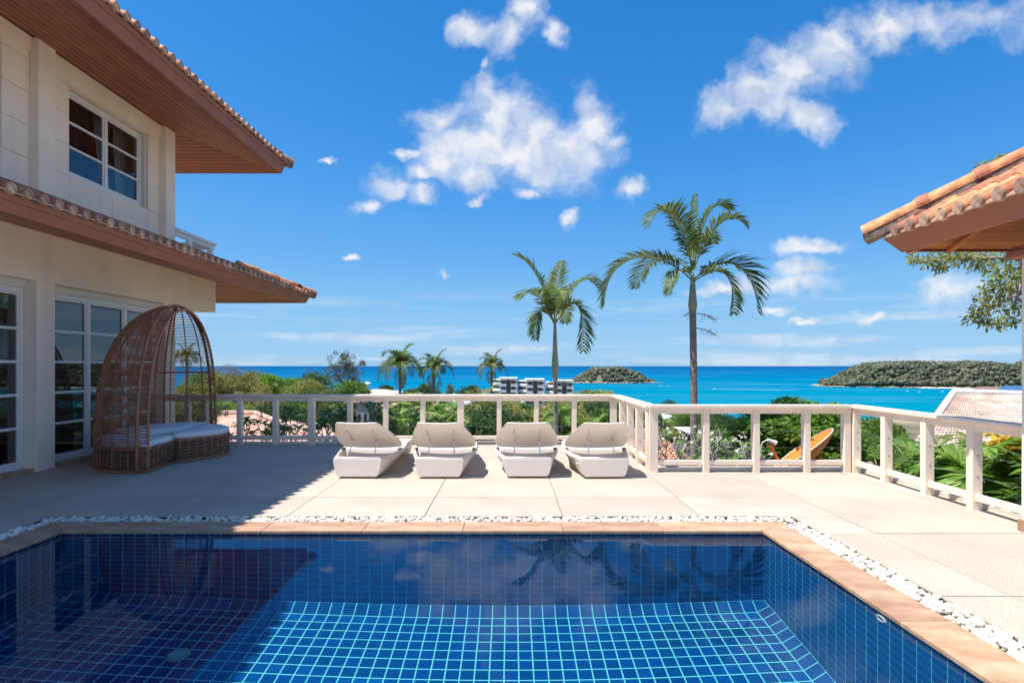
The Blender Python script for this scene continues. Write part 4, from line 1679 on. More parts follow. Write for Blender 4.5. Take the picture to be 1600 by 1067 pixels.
def lounger_proto():
    t = thing('sun_lounger', (0, 0, 0), 'white woven sun lounger', 'sun lounger', 'four white loungers in a row on the terrace')
    wt = [(0, .300), (.15, .325), (.4, .39), (.68, .435), (.95, .425), (1.3, .375), (1.6, .335), (1.85, .30), (1.97, .26)]
    wb = [(0, .262), (.4, .285), (.8, .34), (1.3, .31), (1.7, .28), (1.97, .245)]
    zt = [(0, .250), (.4, .245), (.72, .265), (1.0, .30), (1.3, .275), (1.6, .25), (1.97, .215)]
    zb = [(0, .025), (.30, .025), (.45, .055), (.62, .12), (.85, .175), (1.2, .185), (1.5, .165), (1.7, .11), (1.80, .045), (1.86, .02), (1.97, .02)]
    ys = [0, .02, .05] + [.1 * k for k in range(1, 8)] + [.715, .73] + [.1 * k for k in range(8, 19)] + [1.86, 1.92, 1.955, 1.97]
    secs = []
    for y in ys:
        a, b, z1, z0 = interp(wt, y), interp(wb, y), interp(zt, y), interp(zb, y)
        rim = .045
        if y < .05:
            well = 0.0
        elif y < .72:
            well = min(.10, max(.0, z1 - z0 - .045))
        else:
            well = .010
        mid = .35 * a + .65 * b + .012
        zm = z0 + (z1 - z0) * .45
        sec = [(-b + .03, z0), (-b, z0 + .02 if z1 - z0 > .08 else z0 + .01), (-mid, zm), (-a, z1 - .018), (-a + .012, z1), (-a + rim, z1), (-a + rim + .012, z1 - well), (0, z1 - well - .004),
               (a - rim - .012, z1 - well), (a - rim, z1), (a - .012, z1), (a, z1 - .018), (mid, zm), (b, z0 + .02 if z1 - z0 > .08 else z0 + .01), (b - .03, z0)]
        secs.append([(x, y, z) for x, z in sec])
    n = len(secs[0])
    vs = [p for s_ in secs for p in s_]
    fs = []
    for j in range(len(secs) - 1):
        for i in range(n):
            i2 = (i + 1) % n
            fs.append((j * n + i, j * n + i2, (j + 1) * n + i2, (j + 1) * n + i))
    fs.append(tuple(range(n)))
    fs.append(tuple(range((len(secs) - 1) * n, len(secs) * n))[::-1])
    body = MB().add(vs, fs).build('body', M['woven_white'], t, recalc=True)
    body.data.shade_smooth()
    es = body.modifiers.new('edges', 'BEVEL')
    es.limit_method = 'ANGLE'
    es.angle_limit = math.radians(35)
    es.width = .016
    es.segments = 3
    es.harden_normals = True
    # braid along the rim
    br = []
    for y in ys[1:-1]:
        br.append((-(interp(wt, y) - .024), y, interp(zt, y) + .004))
    braid = [Vector(p) for p in br] + [Vector((-p[0], p[1], p[2])) for p in br[::-1]]
    MB().tube(braid + [braid[0]], .014, 6).build('rim_braid', M['woven_white'], body, smooth=True)
    # backrest: plate hinged at y=.70, raised towards the viewer
    hw = [(0, .395), (.13, .425), (.28, .415), (.48, .372), (.66, .318), (.80, .275), (.83, .262), (.845, .245)]
    dn = Vector((0, -.885, .465)).normalized()
    up = Vector((0, .465, .885)).normalized()
    h0 = Vector((0, .70, .275))
    rows_ = [0, .03, .09, .17, .27, .38, .48, .58, .68, .76, .82, .845]
    m = 12
    th = .04
    vs, fs = [], []
    for side in (0, 1):
        for s_ in rows_:
            w_ = interp(hw, s_)
            for k in range(m + 1):
                x = -1 + 2 * k / m
                dish = -.018 * (1 - x * x) * (1 - .3 * s_ / .85)
                edge = .5 if (abs(x) > .99 or s_ in (0, .845)) else 1.0
                off = dish + (th / 2 * edge if side == 0 else -th / 2 * edge)
                p = h0 + dn * s_ + up * (off + .03) + Vector((x * w_, 0, 0))
                vs.append(p)
    R_, K = len(rows_), m + 1
    for side in (0, 1):
        o = side * R_ * K
        for j in range(R_ - 1):
            for k in range(m):
                q = (o + j * K + k, o + j * K + k + 1, o + (j + 1) * K + k + 1, o + (j + 1) * K + k)
                fs.append(q if side == 0 else q[::-1])
    o = R_ * K
    for j in range(R_ - 1):
        fs.append((j * K, (j + 1) * K, o + (j + 1) * K, o + j * K))
        fs.append((j * K + m, o + j * K + m, o + (j + 1) * K + m, (j + 1) * K + m))
    for k in range(m):
        fs.append((k, o + k, o + k + 1, k + 1))
        j = (R_ - 1) * K
        fs.append((j + k, j + k + 1, o + j + k + 1, o + j + k))
    back = MB().add(vs, fs).build('backrest', M['woven_white'], t, smooth=True, recalc=True)
    sb_ = back.modifiers.new('soft', 'SUBSURF')
    sb_.levels = sb_.render_levels = 1
    # folded stay pockets on its rear
    for sx in (-1, 1):
        a_ = h0 + dn * .70 + Vector((sx * .175, 0, 0)) + up * -.016
        b_ = h0 + dn * .42 + Vector((sx * .155, 0, 0)) + up * -.040
        MB().tube([a_, (a_ + b_) / 2 - up * .004, b_], [.006, .013, .012], 6).build('stay_channel', M['woven_white'], back, smooth=True)
        MB().tube([b_ - Vector((.016, 0, 0)), b_ + Vector((.016, 0, 0))], .013, 8).build('stay_knuckle', M['steel'], back)
        foot = Vector((sx * .17, .16, .15))
        MB().tube([b_, foot], .0085, 6).build('stay', M['frame_white'], t)
        # hinge block at the corner
        h_ = h0 + Vector((sx * .385, -.05, .0))
        MB().box(h_.x - .02, h_.x + .02, h_.y - .05, h_.y + .02, h_.z - .02, h_.z + .012).build('hinge', M['trunk_brown'], t)
    MB().tube([(-.3, .20, .15), (.3, .20, .15)], .011, 6).build('cross_bar', M['frame_white'], t)
    for sy in (.14, .46):
        MB().tube([(-.33, sy, .165), (.33, sy, .165)], .010, 6).build('cross_bar', M['frame_white'], t)
    return t


LP = lounger_proto()
LX = [(-1.89, 6.96, -.035, 'white woven lounger nearest the house shadow, leftmost of the four'),
      (-.88, 6.95, .0, 'second white woven lounger from the left, its backrest raised'),
      (.21, 6.98, .0, 'third white woven lounger from the left, directly before the viewer'),
      (1.155, 6.95, .03, 'white woven lounger beside the railing corner, rightmost of the four')]
for i, (x, y, a, lab) in enumerate(LX):
    o = LP if i == 0 else copy_tree(LP, (x, y, 0), a)
    o.location = (x, y, 0)
    o.rotation_euler = (0, 0, a)
    o['label'] = lab

# ------------------------------------------------------------------ sea and land
SEA = -48.6
tag(MB().add([(-26000, -26000, SEA), (26000, -26000, SEA), (26000, 22000, SEA), (-26000, 22000, SEA)], [(0, 1, 2, 3)]).build('sea', M['sea_water']), 'blue sea', kind='structure')


def ground_z(x, y):
    t = x / max(y, 8)
    k = .080 + .018 * min(1, max(0, (t - .15) / .2)) - .010 * min(1, max(0, (-t - .1) / .3))
    base = min(-4.2 - .03 * max(0, y - 10), EYE - k * y)
    if y > 380:
        base -= .05 * (y - 380)
    if t > .30 and y > 90:
        base -= .10 * (y - 90) * min(1, (t - .30) / .25)
    if x < 0:
        base += 3.0 * min(1, max(0, (-t - .15) / .35)) * min(1, y / 60) * max(0, 1 - y / 420)
    base += .5 * math.sin(x * .05 + 1) * math.cos(y * .041) + .3 * math.sin(x * .13) * math.sin(y * .11 + 2)
    return max(base, SEA - 3)


def build_ground():
    mb = MB()
    xs = np.concatenate([np.linspace(-420, -60, 25), np.linspace(-50, 60, 56), np.linspace(70, 420, 25)])
    ys = np.concatenate([np.linspace(-60, 0, 7), np.linspace(4, 60, 29), np.linspace(66, 540, 60)])
    vs = []
    for y in ys:
        for x in xs:
            z = ground_z(x, y)
            if -13 < x < 4.7 and -4 < y < 10.4:
                z = min(z, -5.5)
            vs.append((x, y, z))
    nx = len(xs)
    fs = [(j * nx + i, j * nx + i + 1, (j + 1) * nx + i + 1, (j + 1) * nx + i) for j in range(len(ys) - 1) for i in range(nx - 1)]
    tag(mb.add(vs, fs).build('hillside', M['soil'], smooth=True), 'wooded hillside falling to the sea', kind='structure')


build_ground()


# ------------------------------------------------------------------ foliage generators
def leaf_quads(centers, dirs, length, width, r, curl=.25):
    """kite shaped leaves: base, left, tip, right"""
    n = len(centers)
    d = dirs / np.linalg.norm(dirs, axis=1, keepdims=True)
    ref = r.normal(size=(n, 3))
    s = np.cross(d, ref)
    s /= np.linalg.norm(s, axis=1, keepdims=True) + 1e-9
    up = np.cross(s, d)
    L = length * r.uniform(.7, 1.25, (n, 1))
    Wd = width * r.uniform(.7, 1.25, (n, 1))
    base = centers
    midp = centers + d * L * .45 + up * L * curl * .35
    tip = centers + d * L - up * L * curl * .2
    q = np.stack([base, midp + s * Wd * .5, tip, midp - s * Wd * .5], axis=1)
    return q.reshape(-1, 3)


def crown(seed, n_clump, per, clump_r, leaf, aspect=.55, shell=.75, flat=1.0, openness=0.0, zlow=-.75, bumps=.25):
    """crown of leaf clumps in a unit ball with an uneven outline"""
    r = np.random.default_rng(seed)
    cs = []
    ph = r.uniform(0, 6.28, 8)
    while len(cs) < n_clump:
        p = r.normal(size=3)
        p /= np.linalg.norm(p)
        if p[2] < zlow:
            continue
        az = math.atan2(p[1], p[0])
        rad_ = (shell + (1 - shell) * r.uniform()) if r.uniform() < .8 else r.uniform(.3, .8)
        rad_ *= 1 - bumps * (.5 + .5 * math.sin(3 * az + ph[0] + 2 * p[2])) * (.5 + .5 * math.sin(2 * az + ph[1] - 3 * p[2]))
        cs.append(p * rad_ * (1 - clump_r * .8))
    out = []
    for c in cs:
        k = max(6, int(per * r.uniform(.6, 1.3)))
        rr = clump_r * r.uniform(.7, 1.25)
        d = r.normal(size=(k, 3))
        d /= np.linalg.norm(d, axis=1, keepdims=True)
        pos = c + d * rr * r.uniform(.35, 1.0, (k, 1)) * np.array([1, 1, .72])
        outw = d * .8 + c * .5 + r.normal(size=(k, 3)) * .5 + np.array([0, 0, .1])
        out.append(leaf_quads(pos, outw, leaf, leaf * aspect, r))
    v = np.concatenate(out)
    v[:, 2] *= flat
    return v


CROWNS = {}


def crown_mesh(kind, mat):
    key = (kind, mat)
    if key not in CROWNS:
        seed, args = CK[kind]
        CROWNS[key] = np_mesh('crown', crown(seed, **args), 4, M[mat])
    return CROWNS[key]


CK = {
    'dense': (11, dict(n_clump=100, per=90, clump_r=.24, leaf=.09)),
    'dense2': (12, dict(n_clump=70, per=90, clump_r=.27, leaf=.08, bumps=.4)),
    'airy': (13, dict(n_clump=75, per=60, clump_r=.16, leaf=.07, shell=.45, bumps=.5, aspect=.4)),
    'umbrella': (14, dict(n_clump=90, per=60, clump_r=.2, leaf=.07, zlow=-.15, shell=.8)),
    'far': (15, dict(n_clump=46, per=42, clump_r=.3, leaf=.15, bumps=.35)),
    'far2': (16, dict(n_clump=40, per=46, clump_r=.32, leaf=.14, bumps=.45)),
    'twigs': (17, dict(n_clump=70, per=60, clump_r=.2, leaf=.16, aspect=.06, shell=.6, zlow=-.2)),
    'broad': (18, dict(n_clump=240, per=110, clump_r=.17, leaf=.085, aspect=.62, bumps=.15, shell=.6)),
}


def trunk_mb(base, top, r0, r1, crown_c, crown_r, n_limb=5, seed=0, mb=None):
    r = random.Random(seed)
    mb = mb or MB()
    base, top = Vector(base), Vector(top)
    mid = (base + top) / 2 + Vector((r.uniform(-.1, .1), r.uniform(-.1, .1), 0)) * (top - base).length * .3
    mb.tube([base, mid, top], [r0, (r0 + r1) / 2, r1], 7)
    for k in range(n_limb):
        a = 2 * math.pi * (k + r.uniform(-.3, .3)) / n_limb
        e = Vector(crown_c) + Vector((math.cos(a) * crown_r[0] * .65, math.sin(a) * crown_r[1] * .65, r.uniform(-.1, .5) * crown_r[2]))
        m_ = top + (e - top) * .5 + Vector((0, 0, -.08 * crown_r[2]))
        mb.tube([top - Vector((0, 0, (top - base).length * .06 * (k % 3))), m_, e], [r1 * .8, r1 * .5, r1 * .2], 5)
    return mb


def tree(px, py_top, py_bot, Y, w_px, kind, mat, label, cat='tree', group=None, name='tree', rz=None, depth=1.0):
    """tree whose crown spans py_top..py_bot and w_px pixels at depth Y; its trunk stands on the hillside"""
    c0 = W(px, (py_top + py_bot) / 2, Y)
    rx = w_px / 2 * Y / F
    rz_ = (py_bot - py_top) / 2 * Y / F
    gz = ground_z(c0.x, c0.y)
    t = thing(name, (c0.x, c0.y, gz - .2), label, cat, group)
    o = piece('crown', crown_mesh(kind, mat), t, c0)
    o.rotation_euler = (0, 0, random.uniform(0, 6.28) if rz is None else rz)
    o.scale = (rx, rx * depth, rz_)
    tr = trunk_mb((c0.x, c0.y, gz - .3), (c0.x, c0.y, max(gz + .3, c0.z - rz_ * .5)), max(.06, rx * .075), max(.04, rx * .045), c0, (rx, rx, rz_), seed=int(px))
    tr.build('trunk', M['trunk_brown'], t)
    return t


def bez(P, t):
    a, b, c, d = P
    u = 1 - t
    return a * u ** 3 + b * 3 * u * u * t + c * 3 * u * t * t + d * t ** 3


def frond_mesh(P, leaf_len, n, r, leaf_w=.035, hang=.5, vee=.35, name='frond', mat='palm_leaf'):
    """pinnate leaf along the cubic P: rachis with two rows of narrow hanging leaflets"""
    P = [Vector(p) for p in P]
    pts, quads = [], []
    m = 14
    rach = [bez(P, i / m) for i in range(m + 1)]
    for i in range(n):
        t = .12 + .88 * (i + .5) / n
        p = bez(P, t)
        tg = (bez(P, min(1, t + .02)) - bez(P, max(0, t - .02))).normalized()
        side = tg.cross(Vector((0, 0, 1)))
        if side.length < .05:
            side = Vector((1, 0, 0))
        side.normalize()
        up = side.cross(tg).normalized()
        env = math.sin(math.pi * min(1, (t * .86 + .14))) ** .55 + .12
        for sgn in (-1, 1):
            L = leaf_len * env * r.uniform(.82, 1.15)
            fwd = .45 + .5 * t
            d = (side * sgn * (1.0 + r.uniform(-.15, .15)) + tg * fwd + up * (vee + r.uniform(-.12, .12))).normalized()
            ww = tg.cross(d).normalized()
            wd = (tg - d * tg.dot(d)).normalized() * leaf_w * .5 * r.uniform(.8, 1.2)
            a0 = p
            h = hang * r.uniform(.6, 1.4)
            a1 = p + d * L * .5 + Vector((0, 0, -1)) * L * .10 * h
            a2 = p + d * L * .92 + Vector((0, 0, -1)) * L * .46 * h
            quads += [a0 - wd * .45, a0 + wd * .45, a1 + wd, a1 - wd]
            quads += [a1 - wd, a1 + wd, a2 + wd * .12, a2 - wd * .12]
    return np.array([tuple(q) for q in quads]), rach


def frond(parent, P, leaf_len, n, r, leaf_w=.035, hang=.5, vee=.35, mat='palm_leaf', rr=.022):
    q, rach = frond_mesh(P, leaf_len, n, r, leaf_w, hang, vee)
    o = link('frond', np_mesh('frond', q, 4, M[mat]), parent)
    TOP[o.name] = Vector((0, 0, 0))
    k = len(rach)
    MB().tube(rach, [rr * (1 - .8 * i / (k - 1)) for i in range(k)], 5).build('rachis', M['rachis'], o, smooth=True)
    return o


def big_palm(px, Y, py_crown, r_trunk, fronds, label, leaf_len, shaft_px, bulge=1.0, infl=None):
    C = W(px, py_crown, Y)
    gz = ground_z(C.x, C.y) - .3
    t = thing('palm_tree', (C.x, C.y, gz), label, 'palm tree')
    S = W(px, shaft_px, Y)
    # ringed trunk
    pts, rs = [], []
    n = 60
    for i in range(n + 1):
        f = i / n
        z = gz + (S.z - gz) * f
        pts.append(Vector((C.x + .04 * math.sin(f * 3), C.y, z)))
        rs.append(r_trunk * (1.12 - .22 * f) * (1.0 + (.035 if i % 2 else 0)))
    off = pts[-1].x - C.x
    MB().tube(pts, rs, 12).build('trunk', M['trunk_grey'], t)
    top = Vector((C.x + off * .3, C.y, C.z + .25))
    b = Vector((C.x + off, C.y, S.z - .02))
    sh = [b, b + (top - b) * .18, b + (top - b) * .45, b + (top - b) * .8, top]
    MB().tube(sh, [r_trunk * .95, r_trunk * 1.08 * bulge, r_trunk * .95, r_trunk * .62, r_trunk * .3], 12).build('crownshaft', M['crownshaft'], t, smooth=True)
    r = random.Random(int(px))
    for (P, ll, n_) in fronds:
        frond(t, [C + Vector(p) for p in P], ll * leaf_len, n_, r, leaf_w=.052)
    if infl:
        for (dx, dz, ln, k) in infl:
            mb = MB()
            o = b + Vector((0, -.05, dz))
            e = o + Vector((dx * ln, -.1, -.35 * ln))
            mb.tube([o, o + (e - o) * .5 + Vector((0, 0, .05)), e], .012, 5)
            for q in range(k):
                f = .35 + .65 * q / k
                s_ = o + (e - o) * f
                d = Vector((dx * r.uniform(.1, .6), r.uniform(-.4, .4), r.uniform(-.4, .5)))
                m_ = s_ + d * ln * .35
                mb.tube([s_, m_], .004, 4)
                for w_ in range(3):
                    mb.tube([s_ + d * ln * r.uniform(.1, .35), s_ + d * ln * .35 + Vector((r.uniform(-.1, .1), r.uniform(-.1, .1), r.uniform(-.12, .08)))], .003, 4)
            mb.build('flower_stalk', M['branch_pale'], t)
    return t


fr_a = [
    ([(-.03, 0, .05), (-.75, .1, .85), (-2.1, .2, .95), (-2.15, .2, -.55)], 1.0, 58),
    ([(-.02, 0, .35), (-.25, -.1, 1.45), (-.75, -.3, 2.25), (-1.2, -.45, 1.25)], .78, 40),
    ([(0, .03, .35), (-.06, .3, 1.2), (-.25, .6, 1.9), (-.62, .9, 2.1)], .72, 36),
    ([(.02, 0, .35), (.18, -.1, 1.4), (.42, -.15, 2.15), (.88, -.1, 1.75)], .72, 40),
    ([(.03, 0, .3), (.22, .3, 1.1), (.55, .8, 1.7), (.95, 1.2, 1.2)], .72, 36),
    ([(.03, 0, .05), (.6, .1, .6), (1.55, .1, .85), (1.62, .0, -.75)], 1.0, 46),
    ([(.03, 0, .0), (.4, -.35, .3), (.85, -.5, .45), (.80, -.6, -.85)], .68, 36),
    ([(0, .02, .2), (-.35, .6, .9), (-.8, 1.3, 1.0), (-1.0, 1.9, .1)], .75, 34),
    ([(0, 0, .35), (.03, .02, 1.0), (.05, .04, 1.7), (.10, .1, 2.2)], .28, 26),
    ([(.02, 0, .3), (.3, -.3, 1.2), (.7, -.5, 1.8), (1.1, -.6, 1.2)], .7, 38),
    ([(.0, .0, .1), (-.3, -.3, .35), (-.6, -.5, .35), (-.75, -.6, -.4)], .5, 28),
]
big_palm(1082, 14.0, 440, .088, fr_a, 'tallest palm tree rising beyond the railing, its long fronds arching both ways', .80, 487, 1.15, infl=[(1, -.02, .52, 9), (1, -.38, .5, 8), (-1, -.02, .25, 3)])
fr_b = [
    ([(-.03, 0, .0), (-.25, .05, .9), (-.55, .1, 1.7), (-1.1, .2, 1.85)], .78, 38),
    ([(0, .0, .1), (.0, .2, .7), (.1, .4, 1.3), (.25, .6, 1.75)], .6, 34),
    ([(.02, 0, .0), (.35, .1, .7), (.8, .2, 1.75), (1.28, .3, .85)], .72, 40),
    ([(.02, 0, .0), (.45, -.1, .75), (.75, -.2, .8), (.72, -.3, -.75)], .78, 40),
    ([(-.02, 0, .0), (-.3, -.2, .5), (-.5, -.3, .5), (-.52, -.4, -.45)], .55, 32),
    ([(-.02, 0, .05), (-.35, -.3, .7), (-.7, -.6, 1.0), (-.95, -.8, .55)], .62, 32),
    ([(.0, 0, .1), (-.1, -.3, .8), (.05, -.7, 1.1), (.1, -1.1, .5)], .6, 32),
    ([(.0, 0, .1), (.2, .4, .6), (.35, .9, .7), (.4, 1.4, .1)], .6, 30),
]
big_palm(867, 15.0, 505, .066, fr_b, 'shorter of the two near palm trees, its upright fronds before the small island', .78, 588, 1.35, infl=[(-.7, -.1, .4, 7), (.9, -.1, .45, 8)])


def small_palm(px, py_crown, Y, r_px, label, drop_px, seed, trunk_px=4, lean=0, upright=.6, name='palm_tree', nf=15, mat='palm_leaf', dry=True):
    C = W(px, py_crown, Y)
    k = Y / F
    R = r_px * k
    gz = ground_z(C.x, C.y) - .3
    t = thing(name, (C.x - lean * k, C.y, gz), label, 'palm tree')
    tr = trunk_px * k / 2
    MB().tube([(C.x - lean * k, C.y, gz), (C.x - lean * k * .4, C.y, (gz + C.z) / 2), (C.x, C.y, C.z)], [tr * 1.2, tr, tr * .9], 8).build('trunk', M['trunk_grey'], t)
    MB().tube([C - Vector((0, 0, R * .45)), C - Vector((0, 0, R * .15)), C + Vector((0, 0, R * .12))], [tr * 1.15, tr * 1.5, tr * .5], 8).build('crownshaft', M['crownshaft'], t, smooth=True)
    r = random.Random(seed)
    for i in range(nf):
        a = 2 * math.pi * (i * .618 % 1) + r.uniform(-.25, .25)
        f = i / (nf - 1)
        h = Vector((math.cos(a), math.sin(a), 0))
        up = Vector((0, 0, 1))
        L = R * r.uniform(.85, 1.2)
        g_ = min(1, f * 1.25 / upright)
        P = [C, C + h * L * (.10 + .22 * g_) + up * L * (.55 - .15 * g_), C + h * L * (.30 + .45 * g_) + up * L * (1.0 - .45 * g_),
             C + h * L * (.55 + .38 * g_) + up * L * (1.05 - (.6 + drop_px / r_px) * g_)]
        frond(t, P, R * .42, 24, r, leaf_w=R * .045, hang=.7, mat=mat, rr=tr * .35)
    if dry:
        for i in range(4):
            a = r.uniform(0, 6.28)
            h = Vector((math.cos(a), math.sin(a), 0))
            P = [C - Vector((0, 0, R * .1)), C + h * R * .25, C + h * R * .35 - Vector((0, 0, R * .4)), C + h * R * .25 - Vector((0, 0, R * .8))]
            q, rach = frond_mesh(P, R * .22, 14, r, R * .03, .8)
            o = link('dry_frond', np_mesh('dry_frond', q, 4, M['dry_frond']), t)
            TOP[o.name] = Vector((0, 0, 0))
    return t


small_palm(625, 577, 42, 36, 'leftmost of three slim palms against the sea, with long drooping fronds', 34, 3, upright=1.05)
small_palm(678, 582, 46, 31, 'middle of three slim palms against the sea, round green crown', 22, 5, upright=1.05)
small_palm(768, 578, 50, 26, 'slim palm rising in front of the white apartment blocks', 24, 8, trunk_px=3.2, upright=1.2)
small_palm(292, 560, 44, 22, 'distant palm seen through the cane canopy of the daybed', 16, 9, upright=.7)
small_palm(752, 652, 30, 46, 'shaggy low palm behind the second and third loungers', 34, 12, upright=.55, trunk_px=7, nf=20, mat='leaf_olive')
small_palm(878, 662, 26, 34, 'yellow green palm bush beside the slimmer near palm trunk', 22, 14, upright=1.0, nf=18, mat='areca_leaf', dry=False)
small_palm(700, 668, 19, 42, 'light green palm bush behind the second lounger', 18, 15, upright=1.1, nf=12, mat='areca_leaf', dry=False)
small_palm(925, 690, 22, 40, 'low feathery palm bush behind the rightmost lounger', 22, 16, upright=.9, nf=14, mat='areca_leaf', dry=False)


# ------------------------------------------------------------------ trees one can tell apart
T = tree
T(358, 566, 606, 62, 62, 'twigs', 'twig_grey', 'leafless grey tree on the left rising above the yellowing trees')
T(378, 574, 640, 48, 78, 'dense2', 'leaf_yellow', 'yellowing tree behind the left railing, below the leafless one')
T(340, 576, 650, 44, 60, 'dense', 'leaf_yellow', 'yellow green tree seen beside the daybed canopy')
T(392, 572, 625, 58, 70, 'dense2', 'leaf_olive', 'yellow green tree between the leafless tree and the bright round one')
T(455, 584, 640, 62, 60, 'dense', 'leaf_bright', 'fresh green tree at the left edge of the spreading olive tree')
T(320, 572, 630, 60, 70, 'dense2', 'leaf_bright', 'bright tree half hidden by the right side of the daybed')
T(300, 590, 660, 40, 80, 'dense', 'leaf_olive', 'olive green tree seen through the daybed canopy')
T(418, 578, 632, 56, 62, 'dense', 'leaf_bright', 'bright green round tree left of the gap of sea')
T(410, 592, 660, 44, 90, 'airy', 'leaf_yellow', 'brownish yellow tree over the left railing')
T(488, 571, 640, 70, 70, 'dense2', 'leaf_mid', 'rounded green tree left of the tall grey casuarina')
T(538, 541, 622, 74, 74, 'airy', 'leaf_grey', 'tall grey green casuarina standing above the trees on the left')
T(482, 588, 650, 50, 88, 'umbrella', 'leaf_olive', 'spreading olive green tree in front of the casuarina')
T(548, 589, 640, 52, 66, 'dense', 'leaf_mid', 'green tree below the grey casuarina')
T(510, 600, 680, 36, 80, 'dense2', 'leaf_dark', 'dark glossy tree behind the left railing')
T(440, 622, 690, 30, 110, 'dense', 'leaf_dark', 'dark green tree behind the pink tiled roof')
T(350, 618, 670, 34, 90, 'dense2', 'leaf_mid', 'leafy green tree behind the ridge of the pink roof')
T(602, 596, 640, 90, 34, 'dense', 'leaf_dark', 'small dark tree beside the leftmost slim palm')
T(664, 590, 650, 85, 66, 'dense2', 'leaf_dark', 'round dark tree behind the middle slim palm')
T(732, 596, 640, 110, 44, 'far', 'leaf_dark', 'dark tree left of the white apartment blocks')
T(703, 597, 625, 120, 20, 'far2', 'leaf_grey', 'small feathery tree against the sea between two slim palms')
T(640, 602, 650, 100, 50, 'far', 'leaf_mid', 'green tree between two slim palms')
T(930, 602, 648, 170, 96, 'far', 'leaf_olive', 'brownish tree covered knoll right of the apartment blocks')
T(1045, 622, 650, 150, 40, 'far2', 'leaf_dark', 'dark tree just above the railing left of the tall palm trunk')
T(810, 626, 672, 60, 70, 'dense', 'leaf_dark', 'dark green tree between the second and third loungers')
T(826, 646, 700, 34, 78, 'dense', 'leaf_bright', 'bright green round tree behind the third lounger')
T(1118, 636, 690, 55, 74, 'dense2', 'leaf_dark', 'dark green tree right of the tall palm trunk')
T(1060, 648, 700, 60, 100, 'dense', 'leaf_olive', 'olive green tree behind the orange tiled roof')
T(980, 648, 690, 60, 90, 'dense', 'leaf_olive', 'scrubby green tree left of the railing corner')
T(1245, 617, 755, 14.5, 235, 'broad', 'leaf_bright', 'large leafy bright green tree behind the orange dish')
T(1372, 640, 740, 15, 95, 'dense', 'leaf_bright', 'leafy green tree behind the right railing corner')
T(1240, 616, 650, 17, 62, 'dense2', 'leaf_mid', 'small treetop poking over the railing above the dish')

# the rest of the wood on the slope
spots = 0
r_ = random.Random(21)
for k in range(3000):
    Y = 26 * (16 ** r_.random())
    px = r_.uniform(250, 1330 if Y < 200 else 1150)
    x = (px - CX) * Y / F
    gz = ground_z(x, Y)
    if gz < SEA + 1.5:
        continue
    h = r_.uniform(4.0, 8.0) * (.75 if Y < 60 else 1)
    lim = 612 if px < 560 else (608 if px < 700 else (618 if px < 960 else (632 if px < 1090 else 652)))
    top = CY + (EYE - gz - h) * F / Y
    if 330 < px < 480 and Y < 42 or 540 < px < 600 and Y < 36 or 1000 < px < 1130 and Y < 34:
        continue
    # keep the built plots open
    if 655 < px < 735 and Y < 62 or 825 < px < 880 and 40 < Y < 105 or 890 < px < 960 and 45 < Y < 105 or 715 < px < 760 and 45 < Y < 75 or 1020 < px < 1070 and 40 < Y < 75:
        lim = max(lim, 660)
    if top < lim:
        h = EYE - gz - (lim - CY + r_.uniform(0, 8)) * Y / F
        if h < 2.0:
            continue
        top = CY + (EYE - gz - h) * F / Y
    if top > 700:
        continue
    wpx = max(h, 3.2) * r_.uniform(.85, 1.25) * F / Y
    cols_ = ['leaf_mid', 'leaf_dark', 'leaf_dark', 'leaf_olive', 'leaf_mid', 'leaf_bright', 'leaf_yellow'] if Y < 120 else ['leaf_mid', 'leaf_dark', 'leaf_olive', 'leaf_olive']
    mat = r_.choice(cols_)
    where = 'behind the daybed and left railing' if px < 480 else ('below the slim palms' if px < 760 else ('behind the third lounger' if px < 900 else ('beyond the railing corner' if px < 1090 else 'beyond the orange dish')))
    far_ = 'distant' if Y > 130 else ('mid slope' if Y > 60 else 'near')
    hue = {'leaf_mid': 'green', 'leaf_dark': 'dark green', 'leaf_olive': 'olive', 'leaf_bright': 'bright green', 'leaf_yellow': 'yellowish'}[mat]
    T(px, top, top + h * .86 * F / Y, Y, wpx, r_.choice(['far', 'far2']) if Y > 50 else r_.choice(['dense', 'dense2']), mat,
      far_ + ' ' + hue + ' tree of the wooded slope ' + where, group=far_ + ' ' + hue + ' trees on the slope ' + where)['_px'] = px
    spots += 1
    if spots >= 285:
        break

# trees one can still tell apart by their order get it in the label
ORD = ['first', 'second', 'third', 'fourth', 'fifth', 'sixth', 'seventh', 'eighth', 'ninth', 'tenth']
by = {}
for o in list(COL.objects):
    if '_px' in o:
        by.setdefault(o['label'], []).append(o)
for lab, os_ in by.items():
    os_.sort(key=lambda o: o['_px'])
    if 1 < len(os_) <= 10 and not lab.startswith('distant'):
        for k_, o in enumerate(os_):
            o['label'] = ORD[k_] + ' ' + lab.replace(' tree of the wooded slope', ' tree from the left,')
for o in list(COL.objects):
    if '_px' in o:
        del o['_px']

